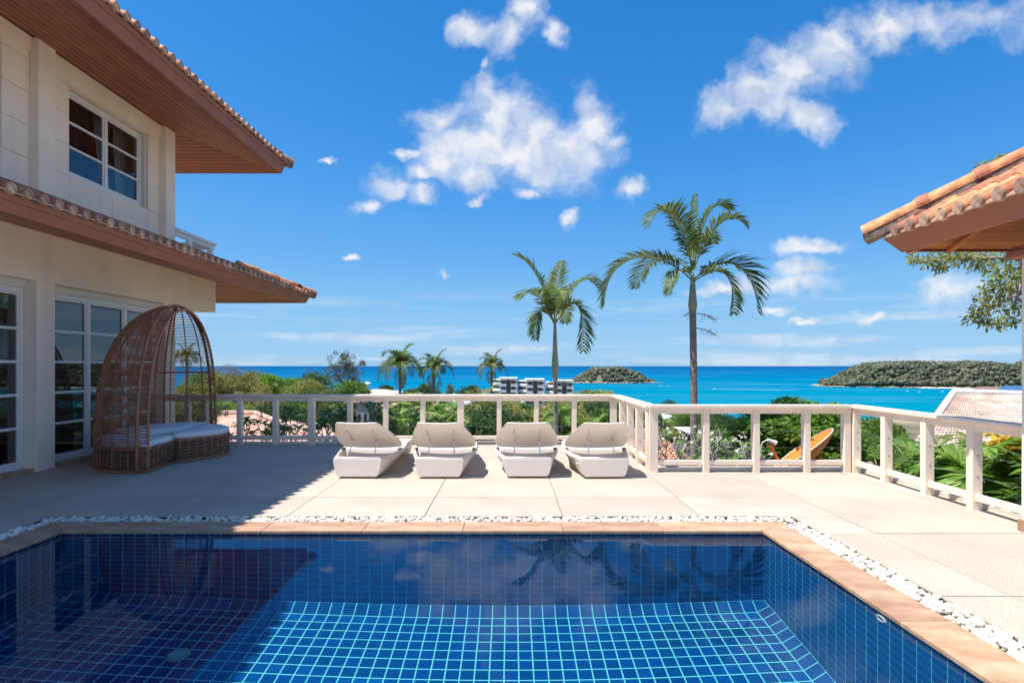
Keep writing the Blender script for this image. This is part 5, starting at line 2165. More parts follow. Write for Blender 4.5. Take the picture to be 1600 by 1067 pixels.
# ------------------------------------------------------------------ islands and headlands
def forested_land(name, label, outline, height, n_tree, tree_r, seed, palms=0, rock_h=3.0, sand_side=None, ridge=None):
    """outline: plan polygon (x, y); height(x, y, f) with f = 0 at the shore .. 1 inside"""
    r = np.random.default_rng(seed)
    t = thing(name, (sum(p[0] for p in outline) / len(outline), sum(p[1] for p in outline) / len(outline), SEA), label, 'island' if 'island' in name else 'headland')
    O = np.array(outline, float)
    cen = O.mean(0)
    rings = [1.0, .985, .95, .88, .75, .6, .42, .22, .02]
    m = len(O)
    vs, fs = [], []
    for f in rings:
        for k in range(m):
            p = cen + (O[k] - cen) * f
            jig = r.normal(size=2) * (1 - f) * 3
            p = p + jig
            z = SEA - 1.5 if f == 1.0 else SEA + rock_h * (1 - f) / .05 if f >= .95 else SEA + rock_h + height(p[0], p[1], 1 - f)
            vs.append((p[0], p[1], z))
    for j in range(len(rings) - 1):
        for k in range(m):
            k2 = (k + 1) % m
            fs.append((j * m + k, j * m + k2, (j + 1) * m + k2, (j + 1) * m + k))
    fs.append(tuple(range((len(rings) - 1) * m, len(rings) * m)))
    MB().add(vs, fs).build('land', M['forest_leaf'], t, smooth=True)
    # boulders along the shore
    vs0, fs0 = pebble_mesh(4)
    A0 = np.array(vs0)
    mb, sb = MB(), MB()
    for k in range(m):
        for q in range(5):
            f = r.uniform()
            p = O[k] + (O[(k + 1) % m] - O[k]) * f
            p = cen + (p - cen) * r.uniform(.955, 1.008)
            s = r.uniform(1.2, 3.6) * rock_h / 3
            R = np.array(Matrix.Rotation(r.uniform(0, 6.28), 3, 'Z'))
            mb.add(((A0 * s * np.array([1.6, 1.2, .9])) @ R.T + np.array([p[0], p[1], SEA + r.uniform(0, 1.2) * rock_h / 3])).tolist(), fs0)
    tag(mb.build('shore_rocks', M['rock'], t), kind='stuff')
    # forest: clumps of leaves for each tree
    pts = []
    while len(pts) < n_tree:
        k = r.integers(m)
        f = math.sqrt(r.uniform(.0, .91))
        p = cen + (O[k] + (O[(k + 1) % m] - O[k]) * r.uniform() - cen) * f
        pts.append((p[0], p[1], SEA + rock_h + height(p[0], p[1], 1 - f)))
    blob = MB()
    vb = [np.array(pebble_mesh(k_)[0]) * np.array([1, 1, 1.45]) for k_ in (3, 4, 5)]
    fb = pebble_mesh(3)[1]
    for (x, y, z) in pts:
        R = tree_r * r.uniform(.5, 1.4)
        for q_ in range(3):
            o_ = r.normal(size=3) * R * .5 * np.array([1, 1, .35])
            Rm = np.array(Matrix.Rotation(r.uniform(0, 6.28), 3, 'Z'))
            blob.add(((vb[int(r.integers(3))] * R * r.uniform(.5, .8) * np.array([1, 1, r.uniform(.8, 1.15)])) @ Rm.T + np.array([x, y, z + R * .6]) + o_).tolist(), fb)
    lv = []
    for (x, y, z) in pts:
        n_ = 16
        d_ = r.normal(size=(n_, 3))
        d_ /= np.linalg.norm(d_, axis=1, keepdims=True)
        d_[:, 2] = np.abs(d_[:, 2])
        pos = np.array([x, y, z + tree_r * .6]) + d_ * tree_r * r.uniform(.7, 1.15, (n_, 1)) * np.array([1, 1, .9])
        lv.append(leaf_quads(pos, d_ + r.normal(size=(n_, 3)) * .5, tree_r * .5, tree_r * .34, r))
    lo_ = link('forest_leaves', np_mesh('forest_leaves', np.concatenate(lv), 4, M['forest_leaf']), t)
    tag(lo_, kind='stuff')
    TOP[lo_.name] = Vector((0, 0, 0))
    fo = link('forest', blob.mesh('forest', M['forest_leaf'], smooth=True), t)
    tag(fo, kind='stuff')
    TOP[fo.name] = Vector((0, 0, 0))
    if palms:
        pm_ = MB()
        for (x, y, z) in [pts[i] for i in r.choice(len(pts), palms, replace=False)]:
            if ridge and not ridge(x, y):
                continue
            h = r.uniform(8, 13)
            top = Vector((x, y, z + h))
            pm_.tube([(x, y, z), top], .35, 4)
            for q in range(9):
                a = 6.28 * q / 9 + r.uniform(-.2, .2)
                hd = Vector((math.cos(a), math.sin(a), 0))
                e = top + hd * 3.2 + Vector((0, 0, r.uniform(-1.6, .8)))
                md = top + hd * 1.8 + Vector((0, 0, 1.0))
                sd = Vector((-hd.y, hd.x, 0)) * .55
                pm_.add([top, md + sd, e, md - sd], [(0, 1, 2, 3)])
        tag(pm_.build('ridge_palms', M['leaf_dark'], t), kind='stuff')
    return t


def ell(cx, cy, a, b, n=48, seed=0, j=.06):
    r = random.Random(seed)
    ph = [r.uniform(0, 6.28) for _ in range(3)]
    return [(cx + a * math.cos(2 * math.pi * k / n) * (1 + j * math.sin(5 * 2 * math.pi * k / n + ph[0]) + j * .6 * math.sin(9 * 2 * math.pi * k / n + ph[1])),
             cy + b * math.sin(2 * math.pi * k / n) * (1 + j * math.sin(4 * 2 * math.pi * k / n + ph[2]))) for k in range(n)]


def smooth01(x):
    x = min(1, max(0, x))
    return x * x * (3 - 2 * x)


D1 = 1580
icx = (955 - CX) * D1 / F


def h_isl(x, y, f):
    u = (x - icx) / 108
    prof = 31 * (1 - abs(u + .05) ** 2.6) if abs(u) < 1 else 0
    return max(0, prof) * smooth01(f / .42) + 1.5 * math.sin(x * .11) * smooth01(f / .3)


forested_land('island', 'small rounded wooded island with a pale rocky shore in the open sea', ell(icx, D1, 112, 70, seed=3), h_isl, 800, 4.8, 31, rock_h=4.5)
# flat reef at its eastern tip
reef = ell(icx + 118, D1 - 4, 30, 10, 20, seed=9)
MB().prism([(p[0], p[1], SEA - 1) for p in reef], (0, 0, 2.2)).build('reef', M['rock'], bpy.data.objects['island'], recalc=True)

D2 = 1290


def h_head(x, y, f):
    # rises from the western point, long even ridge, then dips to the east
    u = (x - (1283 - CX) * D2 / F)
    prof = 43 * smooth01(u / 150) * (1 - .45 * smooth01((u - 330) / 220))
    return (prof + 2 * math.sin(x * .05) + 1.5 * math.sin(y * .07)) * smooth01(f / .34)


hx0 = (1283 - CX) * D2 / F
head_out = [(hx0, D2 + 20), (hx0 + 30, D2 - 18), (hx0 + 90, D2 - 38), (hx0 + 160, D2 - 62), (hx0 + 230, D2 - 85), (hx0 + 300, D2 - 105), (hx0 + 380, D2 - 120), (hx0 + 470, D2 - 135),
            (hx0 + 600, D2 - 140), (hx0 + 800, D2 - 120), (hx0 + 900, D2 + 60), (hx0 + 860, D2 + 260), (hx0 + 600, D2 + 330), (hx0 + 380, D2 + 300), (hx0 + 180, D2 + 220), (hx0 + 40, D2 + 110)]


def subdivide(poly, k, seed, amp):
    r = random.Random(seed)
    out = []
    for i in range(len(poly)):
        p, q = poly[i], poly[(i + 1) % len(poly)]
        for j in range(k):
            f = j / k
            out.append((p[0] + (q[0] - p[0]) * f + r.uniform(-amp, amp), p[1] + (q[1] - p[1]) * f + r.uniform(-amp, amp)))
    return out


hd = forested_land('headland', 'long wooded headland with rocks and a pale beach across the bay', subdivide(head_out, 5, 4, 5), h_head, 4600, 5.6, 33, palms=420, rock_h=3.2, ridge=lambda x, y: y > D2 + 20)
bx = hx0 + 170
MB().add([(bx, D2 - 78, SEA + .3), (bx + 150, D2 - 128, SEA + .3), (bx + 330, D2 - 150, SEA + .3), (bx + 330, D2 - 110, SEA + 2.6), (bx + 150, D2 - 95, SEA + 2.6), (bx, D2 - 60, SEA + 2.6)],
         [(0, 1, 4, 5), (1, 2, 3, 4)]).build('beach', M['sand'], hd)
# a red roofed house among its trees
q = W(1462, 592, D2 - 40)
hh = thing('beach_house', (q.x, q.y, q.z - 8), 'small house with orange roof among the trees of the headland', 'house')
MB().box(q.x - 9, q.x + 9, q.y - 6, q.y + 6, q.z - 8, q.z - 1).build('wall', M['white_building'], hh)
MB().add([(q.x - 11, q.y - 8, q.z - 1), (q.x + 11, q.y - 8, q.z - 1), (q.x + 11, q.y + 8, q.z - 1), (q.x - 11, q.y + 8, q.z - 1), (q.x - 5, q.y, q.z + 4), (q.x + 5, q.y, q.z + 4)],
         [(0, 1, 5, 4), (1, 2, 5), (2, 3, 4, 5), (3, 0, 4), (3, 2, 1, 0)]).build('roof', M['orange_tile'], hh)

far_o = ell((1640 - CX) * 5200 / F, 5200, 330, 200, 40, seed=5)
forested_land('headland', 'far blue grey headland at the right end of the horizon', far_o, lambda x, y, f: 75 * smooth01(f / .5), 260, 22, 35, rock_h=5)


# ------------------------------------------------------------------ boats with wakes
def boat(px, py, dirx, L, label):
    Y = (EYE - SEA) * F / (py - CY)
    c = Vector(((px - CX) * Y / F, Y, SEA))
    t = thing('speedboat', c, label, 'boat')
    hl = MB()
    st = [(-.5, .20, .55), (-.2, .22, .6), (.2, .20, .7), (.42, .10, .85), (.5, .0, .95)]
    vs, fs = [], []
    for (u, hw, h) in st:
        for (s, z) in ((-1, h * .22), (-.7, -.1), (.7, -.1), (1, h * .22)):
            vs.append((c.x + dirx * u * L, c.y + s * hw * L, c.z + z * L * .6))
    for j in range(4):
        for k in range(4):
            k2 = (k + 1) % 4
            fs.append((j * 4 + k, j * 4 + k2, (j + 1) * 4 + k2, (j + 1) * 4 + k))
    fs.append((0, 1, 2, 3))
    hl.add(vs, fs).build('hull', M['car_white'], t, recalc=True)
    MB().hexa([(c.x + dirx * a * L, c.y + b * L, c.z + z * L) for (a, b, z) in ((-.15, -.12, .08), (.15, -.12, .08), (.15, .12, .08), (-.15, .12, .08), (-.1, -.1, .2), (.06, -.1, .2), (.06, .1, .2), (-.1, .1, .2))]).build('cabin', M['car_white'], t, recalc=True)
    return c


def wake(c, dirx, ln, wd, dy, label):
    n = 24
    vs, fs = [], []
    for i in range(n + 1):
        f = i / n
        x = c.x - dirx * ln * f
        y = c.y + dy * f + 3 * math.sin(f * 9)
        hw = wd * (.35 + 1.0 * f) * (1 - f) ** .6
        vs += [(x, y - hw, SEA + .25), (x, y + hw, SEA + .25)]
    fs = [(2 * i, 2 * i + 1, 2 * i + 3, 2 * i + 2) for i in range(n)]
    o = MB().add(vs, fs).build('boat_wake', M['foam'])
    tag(o, label, kind='stuff')


c = boat(1032, 603.5, -1, 9, 'white speedboat just right of the small island')
wake(c, -1, 32, 2.6, 8, 'short white wake right of the small island')
c = boat(1117, 608.5, -1, 10, 'white speedboat trailing a long wake right of the tall palm trunk')
wake(c, -1, 150, 3.4, -40, 'long white wake across the bay')
for (px, py, lab) in ((1418, 611, 'moored white boat nearest the headland beach, leftmost of three'), (1437, 613, 'moored white boat off the beach, middle of three'), (1473, 612, 'moored white boat off the beach, rightmost of three')):
    boat(px, py, 1, 5.5, lab)


# ------------------------------------------------------------------ apartment blocks
def apartment(px0, px1, py_top, Y, label):
    k = Y / F
    x0, x1 = (px0 - CX) * k, (px1 - CX) * k
    zt = EYE - (py_top - CY) * k
    t = thing('apartment_block', ((x0 + x1) / 2, Y, ground_z(x0, Y)), label, 'building', 'white apartment blocks by the sea')
    fh = 3.15
    nfl = 5
    sx = x0 + (x1 - x0) * .30            # left third is the flank turned to the west, set back
    zb = zt - nfl * fh - 6
    MB().box(sx, x1, Y, Y + 13, zb, zt).build('wall', M['white_building'], t)
    MB().hexa([(x0, Y + 6, zb), (sx - .01, Y + .4, zb), (sx - .01, Y + 13, zb), (x0, Y + 13, zb), (x0, Y + 6, zt - .3), (sx - .01, Y + .4, zt - .3), (sx - .01, Y + 13, zt - .3), (x0, Y + 13, zt - .3)]).build('wall', M['white_building'], t, recalc=True)
    MB().box(sx - .3, x1 + .3, Y - .3, Y + 13.3, zt + .005, zt + .7).build('parapet', M['white_building'], t)
    w_ = x1 - sx
    MB().box(sx + w_ * .38, sx + w_ * .62, Y - .12, Y - .002, zb, zt - .5).build('stair_glazing', M['window_dark'], t)
    for f in range(nfl):
        z0 = zt - (f + 1) * fh + .2
        zc = z0 + 1.35
        for (a, b, tip) in ((.02, .36, -1), (.64, .98, 1)):
            xa, xb = sx + w_ * a, sx + w_ * b
            if tip < 0:
                poly = [(xa, zc - .12), (xa + w_ * .13, zc - .75), (xb, zc - .75), (xb, zc + .8), (xa + w_ * .13, zc + .8), (xa, zc + .12)]
            else:
                poly = [(xb, zc + .12), (xb - w_ * .13, zc + .8), (xa, zc + .8), (xa, zc - .75), (xb - w_ * .13, zc - .75), (xb, zc - .12)]
            MB().prism([(p[0], Y - .10, p[1]) for p in poly], (0, .09, 0)).build('window', M['window_dark'], t, recalc=True)
        # balcony slab curving round the flank
        MB().hexa([(x0 - .9, Y + 5.2, z0 - .1), (sx + .2, Y - .35, z0 - .1), (sx + .2, Y + 2, z0 - .1), (x0 - .9, Y + 9, z0 - .1),
                   (x0 - .9, Y + 5.2, z0 + 1.0), (sx + .2, Y - .35, z0 + 1.0), (sx + .2, Y + 2, z0 + 1.0), (x0 - .9, Y + 9, z0 + 1.0)]).build('balcony', M['white_building'], t, recalc=True)
        MB().hexa([(x0 - .05, Y + 5.9, z0 + 1.1), (sx - .1, Y + .25, z0 + 1.1), (sx - .1, Y + 1, z0 + 1.1), (x0 - .05, Y + 7, z0 + 1.1),
                   (x0 - .05, Y + 5.9, z0 + 2.3), (sx - .1, Y + .25, z0 + 2.3), (sx - .1, Y + 1, z0 + 2.3), (x0 - .05, Y + 7, z0 + 2.3)]).build('window', M['window_dark'], t, recalc=True)


apartment(769, 808, 592, 300, 'white apartment block behind the slimmest palm, leftmost of three')
apartment(810, 850.5, 594, 300, 'middle of the three white apartment blocks by the sea')
apartment(855, 896, 596, 300, 'white apartment block partly behind the near palm trunk, rightmost of three')


# ------------------------------------------------------------------ neighbouring roofs and houses
def tile_field(parent, A, B, Cc, D, cols, rows, mat, name='tile_field', r=.5):
    """corrugated, stepped tile slope on the quad A B (eave) C D (ridge, C above B)"""
    A, B, Cc, D = map(Vector, (A, B, Cc, D))
    n = (B - A).cross(D - A).normalized()
    if n.z < 0:
        n = -n
    vs, fs = [], []
    K = 4
    cw = (B - A).length / cols
    amp = cw * .30
    nu = cols * K
    for j in range(rows):
        for (v, lift) in ((j / rows, .035), ((j + 1) / rows, 0.0)):
            for i in range(nu + 1):
                u = i / nu
                p = (A + (B - A) * u) * (1 - v) + (D + (Cc - D) * u) * v
                w_ = max(0, math.sin(2 * math.pi * (i % K) / K + .6)) * amp
                vs.append(p + n * (w_ + lift))
    for j in range(rows):
        o = 2 * j * (nu + 1)
        for i in range(nu):
            fs.append((o + i, o + i + 1, o + nu + 1 + i + 1, o + nu + 1 + i))
            if j < rows - 1:
                fs.append((o + nu + 1 + i, o + nu + 1 + i + 1, o + 2 * (nu + 1) + i + 1, o + 2 * (nu + 1) + i))
    return tag(MB().add(vs, fs).build(name, M[mat], parent), kind='stuff')


def ridge_tiles(parent, A, B, n, r, mat):
    A, B = Vector(A), Vector(B)
    for i in range(n):
        p, q = A + (B - A) * (i / n), A + (B - A) * ((i + 1.04) / n)
        MB().tube([p, q], [r * 1.12, r * .95], 8).build('ridge_tile', M[mat], parent)


# pink roof low on the left
Y1, Y2 = 26.0, 28.9
eL, eR = W(200, 692, Y1), W(512, 692, Y1)
rL, rR = W(200, 647, Y2), W(398, 647, Y2)
rL.z = rR.z = W(398, 647, Y2).z
nh = thing('neighbour_house', (eR.x - 4, Y1 + 2, -8), 'house below the left railing with a pink clay tile hip roof', 'house')
tile_field(nh, eL, eR, rR, rL, 52, 13, 'pink_tile')
bk = Vector((eR.x, 2 * Y2 - Y1, eR.z))
tile_field(nh, eR, bk, rR + Vector((0, .02, 0)), rR, 28, 13, 'pink_tile')
ridge_tiles(nh, rL + Vector((0, 0, .06)), rR + Vector((0, 0, .06)), 22, .13, 'pink_tile')
ridge_tiles(nh, eR + Vector((0, 0, .08)), rR + Vector((0, 0, .08)), 14, .13, 'pink_tile')
MB().box(eL.x, eR.x - .02, Y1 - .06, Y1 - .005, eR.z - .24, eR.z + .02).build('fascia_board', M['roof_red'], nh)
MB().box(eL.x, eR.x - .6, Y1 + .6, 2 * Y2 - Y1 - .6, -8, eR.z - .05).build('wall', M['white_building'], nh)

# orange roof behind the middle railing
Y1, Y2 = 11.2, 14.2
eL, eR = W(960, 727, Y1), W(1056, 727, Y1)
rz_ = W(1000, 680, Y2).z
rL, rR = Vector((eL.x, Y2, rz_)), Vector((W(1090, 680, Y1).x, Y2, rz_))
oh_ = thing('neighbour_house', ((eL.x + rR.x) / 2, Y1 + 2, -6), 'house below the middle railing with a sunlit orange clay tile roof', 'house')
eR2 = Vector((rR.x, Y1, eR.z))
tile_field(oh_, eL, eR2, rR, rL, 16, 14, 'orange_tile')
ridge_tiles(oh_, rL + Vector((0, 0, .06)), rR + Vector((0, 0, .06)), 8, .11, 'orange_tile')
for k in range(14):
    p = rL + (rR - rL) * ((k + .5) / 14)
    MB().tube([p + Vector((0, -.16, -.02)), p + Vector((0, -.02, .03))], .045, 8).build('ridge_end', M['ridge_mortar'], oh_)
MB().box(eL.x, eR2.x, Y1 - .05, Y1 - .005, eR.z - .22, eR.z + .01).build('fascia_board', M['roof_red'], oh_)
MB().box(eL.x, eR2.x - .3, Y1 + .5, Y2 + 2, -6, eR.z - .05).build('wall', M['white_building'], oh_)

# pale roof on the right with solar panels behind
Yp = 24.0
a_ = W(1456, 645, 19.5)
ap = W(1490, 614, Yp)
br_ = W(1640, 622, Yp)
br_.z = ap.z - .12
el_ = W(1425, 668, 18.8)
el_.z = ap.z - (Yp - 18.8) * .30 - .2
er_ = Vector((br_.x, 18.8, el_.z))
ph_ = thing('neighbour_house', (ap.x + 2, 22, -8), 'house below the right railing with a pale tile roof and white verge', 'house')
tile_field(ph_, el_, er_, br_, ap, 60, 24, 'pale_tile')
MB().tube([el_ + Vector((0, 0, .05)), ap + Vector((0, 0, .05))], .11, 6).build('verge', M['roof_white'], ph_)
MB().tube([ap + Vector((0, 0, .05)), br_ + Vector((0, 0, .05))], .14, 6).build('ridge', M['roof_white'], ph_)
MB().tube([ap + Vector((-.06, .1, -.02)), el_ + Vector((-.22, .1, -.05))], .07, 5).build('gutter', M['roof_brown'], ph_)
MB().box(el_.x + 2.6, br_.x, 19.5, 20.4, -9, el_.z - .1).build('wall', M['white_building'], ph_)
Yq = 40.0
s0, s1 = W(1538, 619, Yq), W(1680, 619, Yq)
t0, t1 = W(1568, 604, Yq + 4), W(1700, 604, Yq + 4)
sh_ = thing('neighbour_house', (s0.x + 3, Yq + 2, -12), 'house on the right with blue solar panels on a brown roof', 'house')
MB().hexa([s0 + Vector((-2.6, 0, -.1)), s1 + Vector((0, 0, -.1)), t1 + Vector((0, 0, -.1)), t0 + Vector((-2.0, 0, -.1)), s0 + Vector((-2.6, 0, 0)), s1, t1, t0 + Vector((-2.0, 0, 0))]).build('roof', M['roof_brown'], sh_, recalc=True)
for k in range(3):
    a, b = k * .34 + .008, (k + 1) * .34 - .008
    q = [s0 + (s1 - s0) * a, s0 + (s1 - s0) * b, t0 + (t1 - t0) * b, t0 + (t1 - t0) * a]
    u = Vector((0, -.02, .08))
    MB().hexa([p + u * .3 for p in q] + [p + u for p in q]).build('solar_panel', M['solar'], sh_, recalc=True)
MB().box(s0.x + .4, s1.x, Yq + .5, Yq + 1.6, -16, s0.z - .3).build('wall', M['white_building'], sh_)


def small_house(px0, px1, py_roof, py_eave, Y, dep, wall, roof, label, gable=False, py_base=None):
    x0, x1 = (px0 - CX) * Y / F, (px1 - CX) * Y / F
    ze, zr = EYE - (py_eave - CY) * Y / F, EYE - (py_roof - CY) * (Y + dep / 2) / F
    g = ground_z((x0 + x1) / 2, Y) - 1
    t = thing('small_house', ((x0 + x1) / 2, Y, g), label, 'house')
    zw = ze - .05
    MB().box(x0 + .3, x1 - .3, Y, Y + dep, g, zw).build('wall', M[wall], t)
    n = max(2, int((x1 - x0) / 2.5))
    for k in range(n):
        xa = x0 + .3 + (x1 - x0 - .6) * (k + .25) / n
        xb = xa + (x1 - x0 - .6) * .5 / n
        w_ = MB().box(xa - .08, xb + .08, Y - .05, Y - .004, zw - 2.0, zw - .5).build('window', M['frame_white'], t)
        MB().box(xa, xb, Y - .07, Y - .052, zw - 1.92, zw - .58).build('pane', M['window_dark'], w_)
    e = .35
    if gable:
        xm = (x0 + x1) / 2
        MB().prism([(x0 - e, Y - e, ze), (xm, Y - e, zr), (x1 + e, Y - e, ze), (x1 + e, Y - e, ze - .12), (xm, Y - e, zr - .14), (x0 - e, Y - e, ze - .12)], (0, dep + 2 * e, 0)).build('roof', M[roof], t, recalc=True)
    else:
        ym = Y + dep / 2
        i_ = min((x1 - x0) * .3, dep / 2)
        MB().add([(x0 - e, Y - e, ze), (x1 + e, Y - e, ze), (x1 + e, Y + dep + e, ze), (x0 - e, Y + dep + e, ze), (x0 + i_, ym, zr), (x1 - i_, ym, zr)],
                 [(0, 1, 5, 4), (1, 2, 5), (2, 3, 4, 5), (3, 0, 4), (3, 2, 1, 0)]).build('roof', M[roof], t)
    return t


small_house(556, 605, 608, 617, 58, 7, 'white_building', 'pale_tile', 'distant house with a small pale roof peak left of the slim palms')
small_house(548, 585, 622, 628, 30, 6, 'grey_wall', 'roof_brown', 'grey blue house wall behind the flowering bush')
small_house(662, 728, 618, 640, 52, 8, 'white_building', 'roof_white', 'white house with a bright gable roof behind the second lounger', gable=True)
small_house(722, 748, 640, 648, 70, 7, 'white_building', 'roof_red', 'house with a faded red roof left of the shaggy palm')
small_house(838, 868, 634, 642, 92, 8, 'grey_wall', 'roof_brown', 'grey house behind the red awnings')
small_house(836, 872, 642, 652, 80, 7, 'white_building', 'roof_red', 'low house with a red and pink roof behind the third lounger')
small_house(898, 950, 648, 655, 74, 9, 'roof_green', 'roof_white', 'long low building with white roof and green wall behind the last lounger')
small_house(564, 569, 597, 600, 150, 6, 'white_building', 'roof_white', 'tiny white building at the edge of the sea below the casuarina', gable=True)
small_house(1026, 1066, 648, 656, 70, 7, 'white_building', 'roof_white', 'white house among trees behind the tall palm trunk', gable=True)
small_house(1100, 1124, 674, 682, 34, 5, 'grey_wall', 'roof_white', 'small grey shed right of the tall palm trunk')
# open dirt yard
yd = MB()
for (px0, px1, py0, py1) in ((870, 985, 640, 672),):
    pass
ys_ = [W(880, 0, 96), W(1010, 0, 96), W(1000, 0, 62), W(850, 0, 62)]
n = 8
vs, fs = [], []
for j in range(n + 1):
    for i in range(n + 1):
        u, v_ = i / n, j / n
        p = (ys_[3] + (ys_[2] - ys_[3]) * u) * (1 - v_) + (ys_[0] + (ys_[1] - ys_[0]) * u) * v_
        vs.append((p.x, p.y, ground_z(p.x, p.y) + .35))
fs = [(j * (n + 1) + i, j * (n + 1) + i + 1, (j + 1) * (n + 1) + i + 1, (j + 1) * (n + 1) + i) for j in range(n) for i in range(n)]
tag(MB().add(vs, fs).build('dirt_yard', M['dirt'], smooth=True), 'bare dirt yard below the terrace', kind='structure')


def car(px, py, Y, L, label, van=False, mat='car_white', rz=0.2):
    t = thing('parked_van' if van else 'parked_car', (0, 0, 0), label, 'van' if van else 'car')
    h = L * (.42 if van else .31)
    w_ = L * .2
    prof = [(-.5, .1), (-.5, .32), (-.47, .92), (.28, 1.0), (.44, .55), (.5, .48), (.5, .1)] if van else [(-.5, .15), (-.5, .6), (-.38, .65), (-.25, 1.0), (.1, 1.0), (.25, .66), (.48, .56), (.5, .15)]
    MB().prism([(u * L, -w_, v_ * h) for u, v_ in prof], (0, 2 * w_, 0)).build('body', M[mat], t, recalc=True, bevel=.05)
    wn_ = [(-.40, .6), (-.40, .86), (.24, .9), (.36, .62)] if van else [(-.33, .68), (-.24, .93), (.08, .93), (.19, .68)]
    MB().prism([(u * L, -w_ - .01, v_ * h) for u, v_ in wn_], (0, 2 * w_ + .02, 0)).build('window', M['window_dark'], t, recalc=True)
    for u in (-.3, .3):
        for s in (-1, 1):
            o = MB().tube([(u * L, s * w_ - .09, .16 * h + .1), (u * L, s * w_ + .09, .16 * h + .1)], .33 if L > 3 else .2, 14).build('wheel', M['rubber'], t)
            MB().tube([(u * L, s * w_ - .1, .16 * h + .1), (u * L, s * w_ + .1, .16 * h + .1)], .18, 10).build('rim', M['car_silver'], o)
    c = W(px, py, Y)
    t.location = (c.x, c.y, max(c.z, ground_z(c.x, c.y)))
    t.rotation_euler = (0, 0, rz)
    return t


car(832, 641, 100, 4.8, 'white van parked behind the third lounger', van=True, rz=.5)
car(913, 645, 100, 4.2, 'silver car parked in the dirt yard', mat='car_silver', rz=.15)


# ------------------------------------------------------------------ satellite dish
def dish():
    Y = 12.2
    c = W(1252, 704, Y)
    t = thing('satellite_dish', (c.x, c.y, -3.8), 'orange satellite dish tilted up to the left behind the middle railing', 'satellite dish')
    R = 55 * Y / F * 1.02
    n = Vector((-.58, .27, .77)).normalized()
    u = Vector((.82, .05, .57))
    u = (u - n * u.dot(n)).normalized()
    v_ = n.cross(u)
    dep = R * .30
    vs, fs = [], []
    nr, na = 8, 40
    for side in (0, 1):
        for j in range(nr + 1):
            f = j / nr
            for k in range(na):
                a = 2 * math.pi * k / na
                p = c + (u * math.cos(a) + v_ * math.sin(a)) * R * f + n * (dep * (f * f - 1) - (.025 if side else 0))
                vs.append(p)
    K = (nr + 1) * na
    for side in (0, 1):
        for j in range(nr):
            for k in range(na):
                k2 = (k + 1) % na
                q = (side * K + j * na + k, side * K + j * na + k2, side * K + (j + 1) * na + k2, side * K + (j + 1) * na + k)
                fs.append(q if side == 0 else q[::-1])
    for k in range(na):
        k2 = (k + 1) % na
        fs.append((nr * na + k, nr * na + k2, K + nr * na + k2, K + nr * na + k))
    MB().add(vs, fs).build('reflector', M['dish_orange'], t, smooth=True)
    rim = [c + (u * math.cos(2 * math.pi * k / na) + v_ * math.sin(2 * math.pi * k / na)) * R for k in range(na + 1)]
    MB().tube(rim, .016, 6).build('rim', pm('dish_rim', (0.78, 0.55, 0.42), .6), t)
    lnb = W(1203, 689, Y - .15)
    foot = c - u * R * .86 - n * .02 + Vector((.12, -.1, -.1))
    MB().tube([foot, lnb + Vector((0, 0, -.08))], .032, 6).build('feed_arm', M['dish_orange'], t)
    lb = MB().tube([lnb + Vector((-.05, 0, .03)), lnb + Vector((.09, 0, -.03))], [.035, .045], 10).build('feed_horn', M['plastic_white'], t)
    MB().tube([lnb + Vector((.09, 0, -.03)), lnb + Vector((.13, 0, -.045))], [.055, .055], 10).build('horn_cap', M['plastic_white'], lb)
    cab = [lnb + Vector((-.05, 0, .03)), lnb + Vector((-.16, 0, -.03)), lnb + Vector((-.2, 0, -.18)), lnb + Vector((-.2, 0, -.5)), Vector((lnb.x - .18, lnb.y, -3.8))]
    MB().tube(cab, .011, 5).build('cable', M['plastic_white'], t)
    hub = c - n * (dep + .02)
    mt = MB()
    mt.tube([hub, hub - n * .16], .11, 10)
    mt.tube([hub - n * .12, Vector((hub.x + .02, hub.y, -3.9))], [.06, .07], 10)
    mt.tube([hub - n * .05 + u * .25, hub - n * .18], .025, 6)
    mt.tube([hub - n * .05 - v_ * .25, hub - n * .18], .025, 6)
    mt.build('mount', M['dish_orange'], t)


dish()


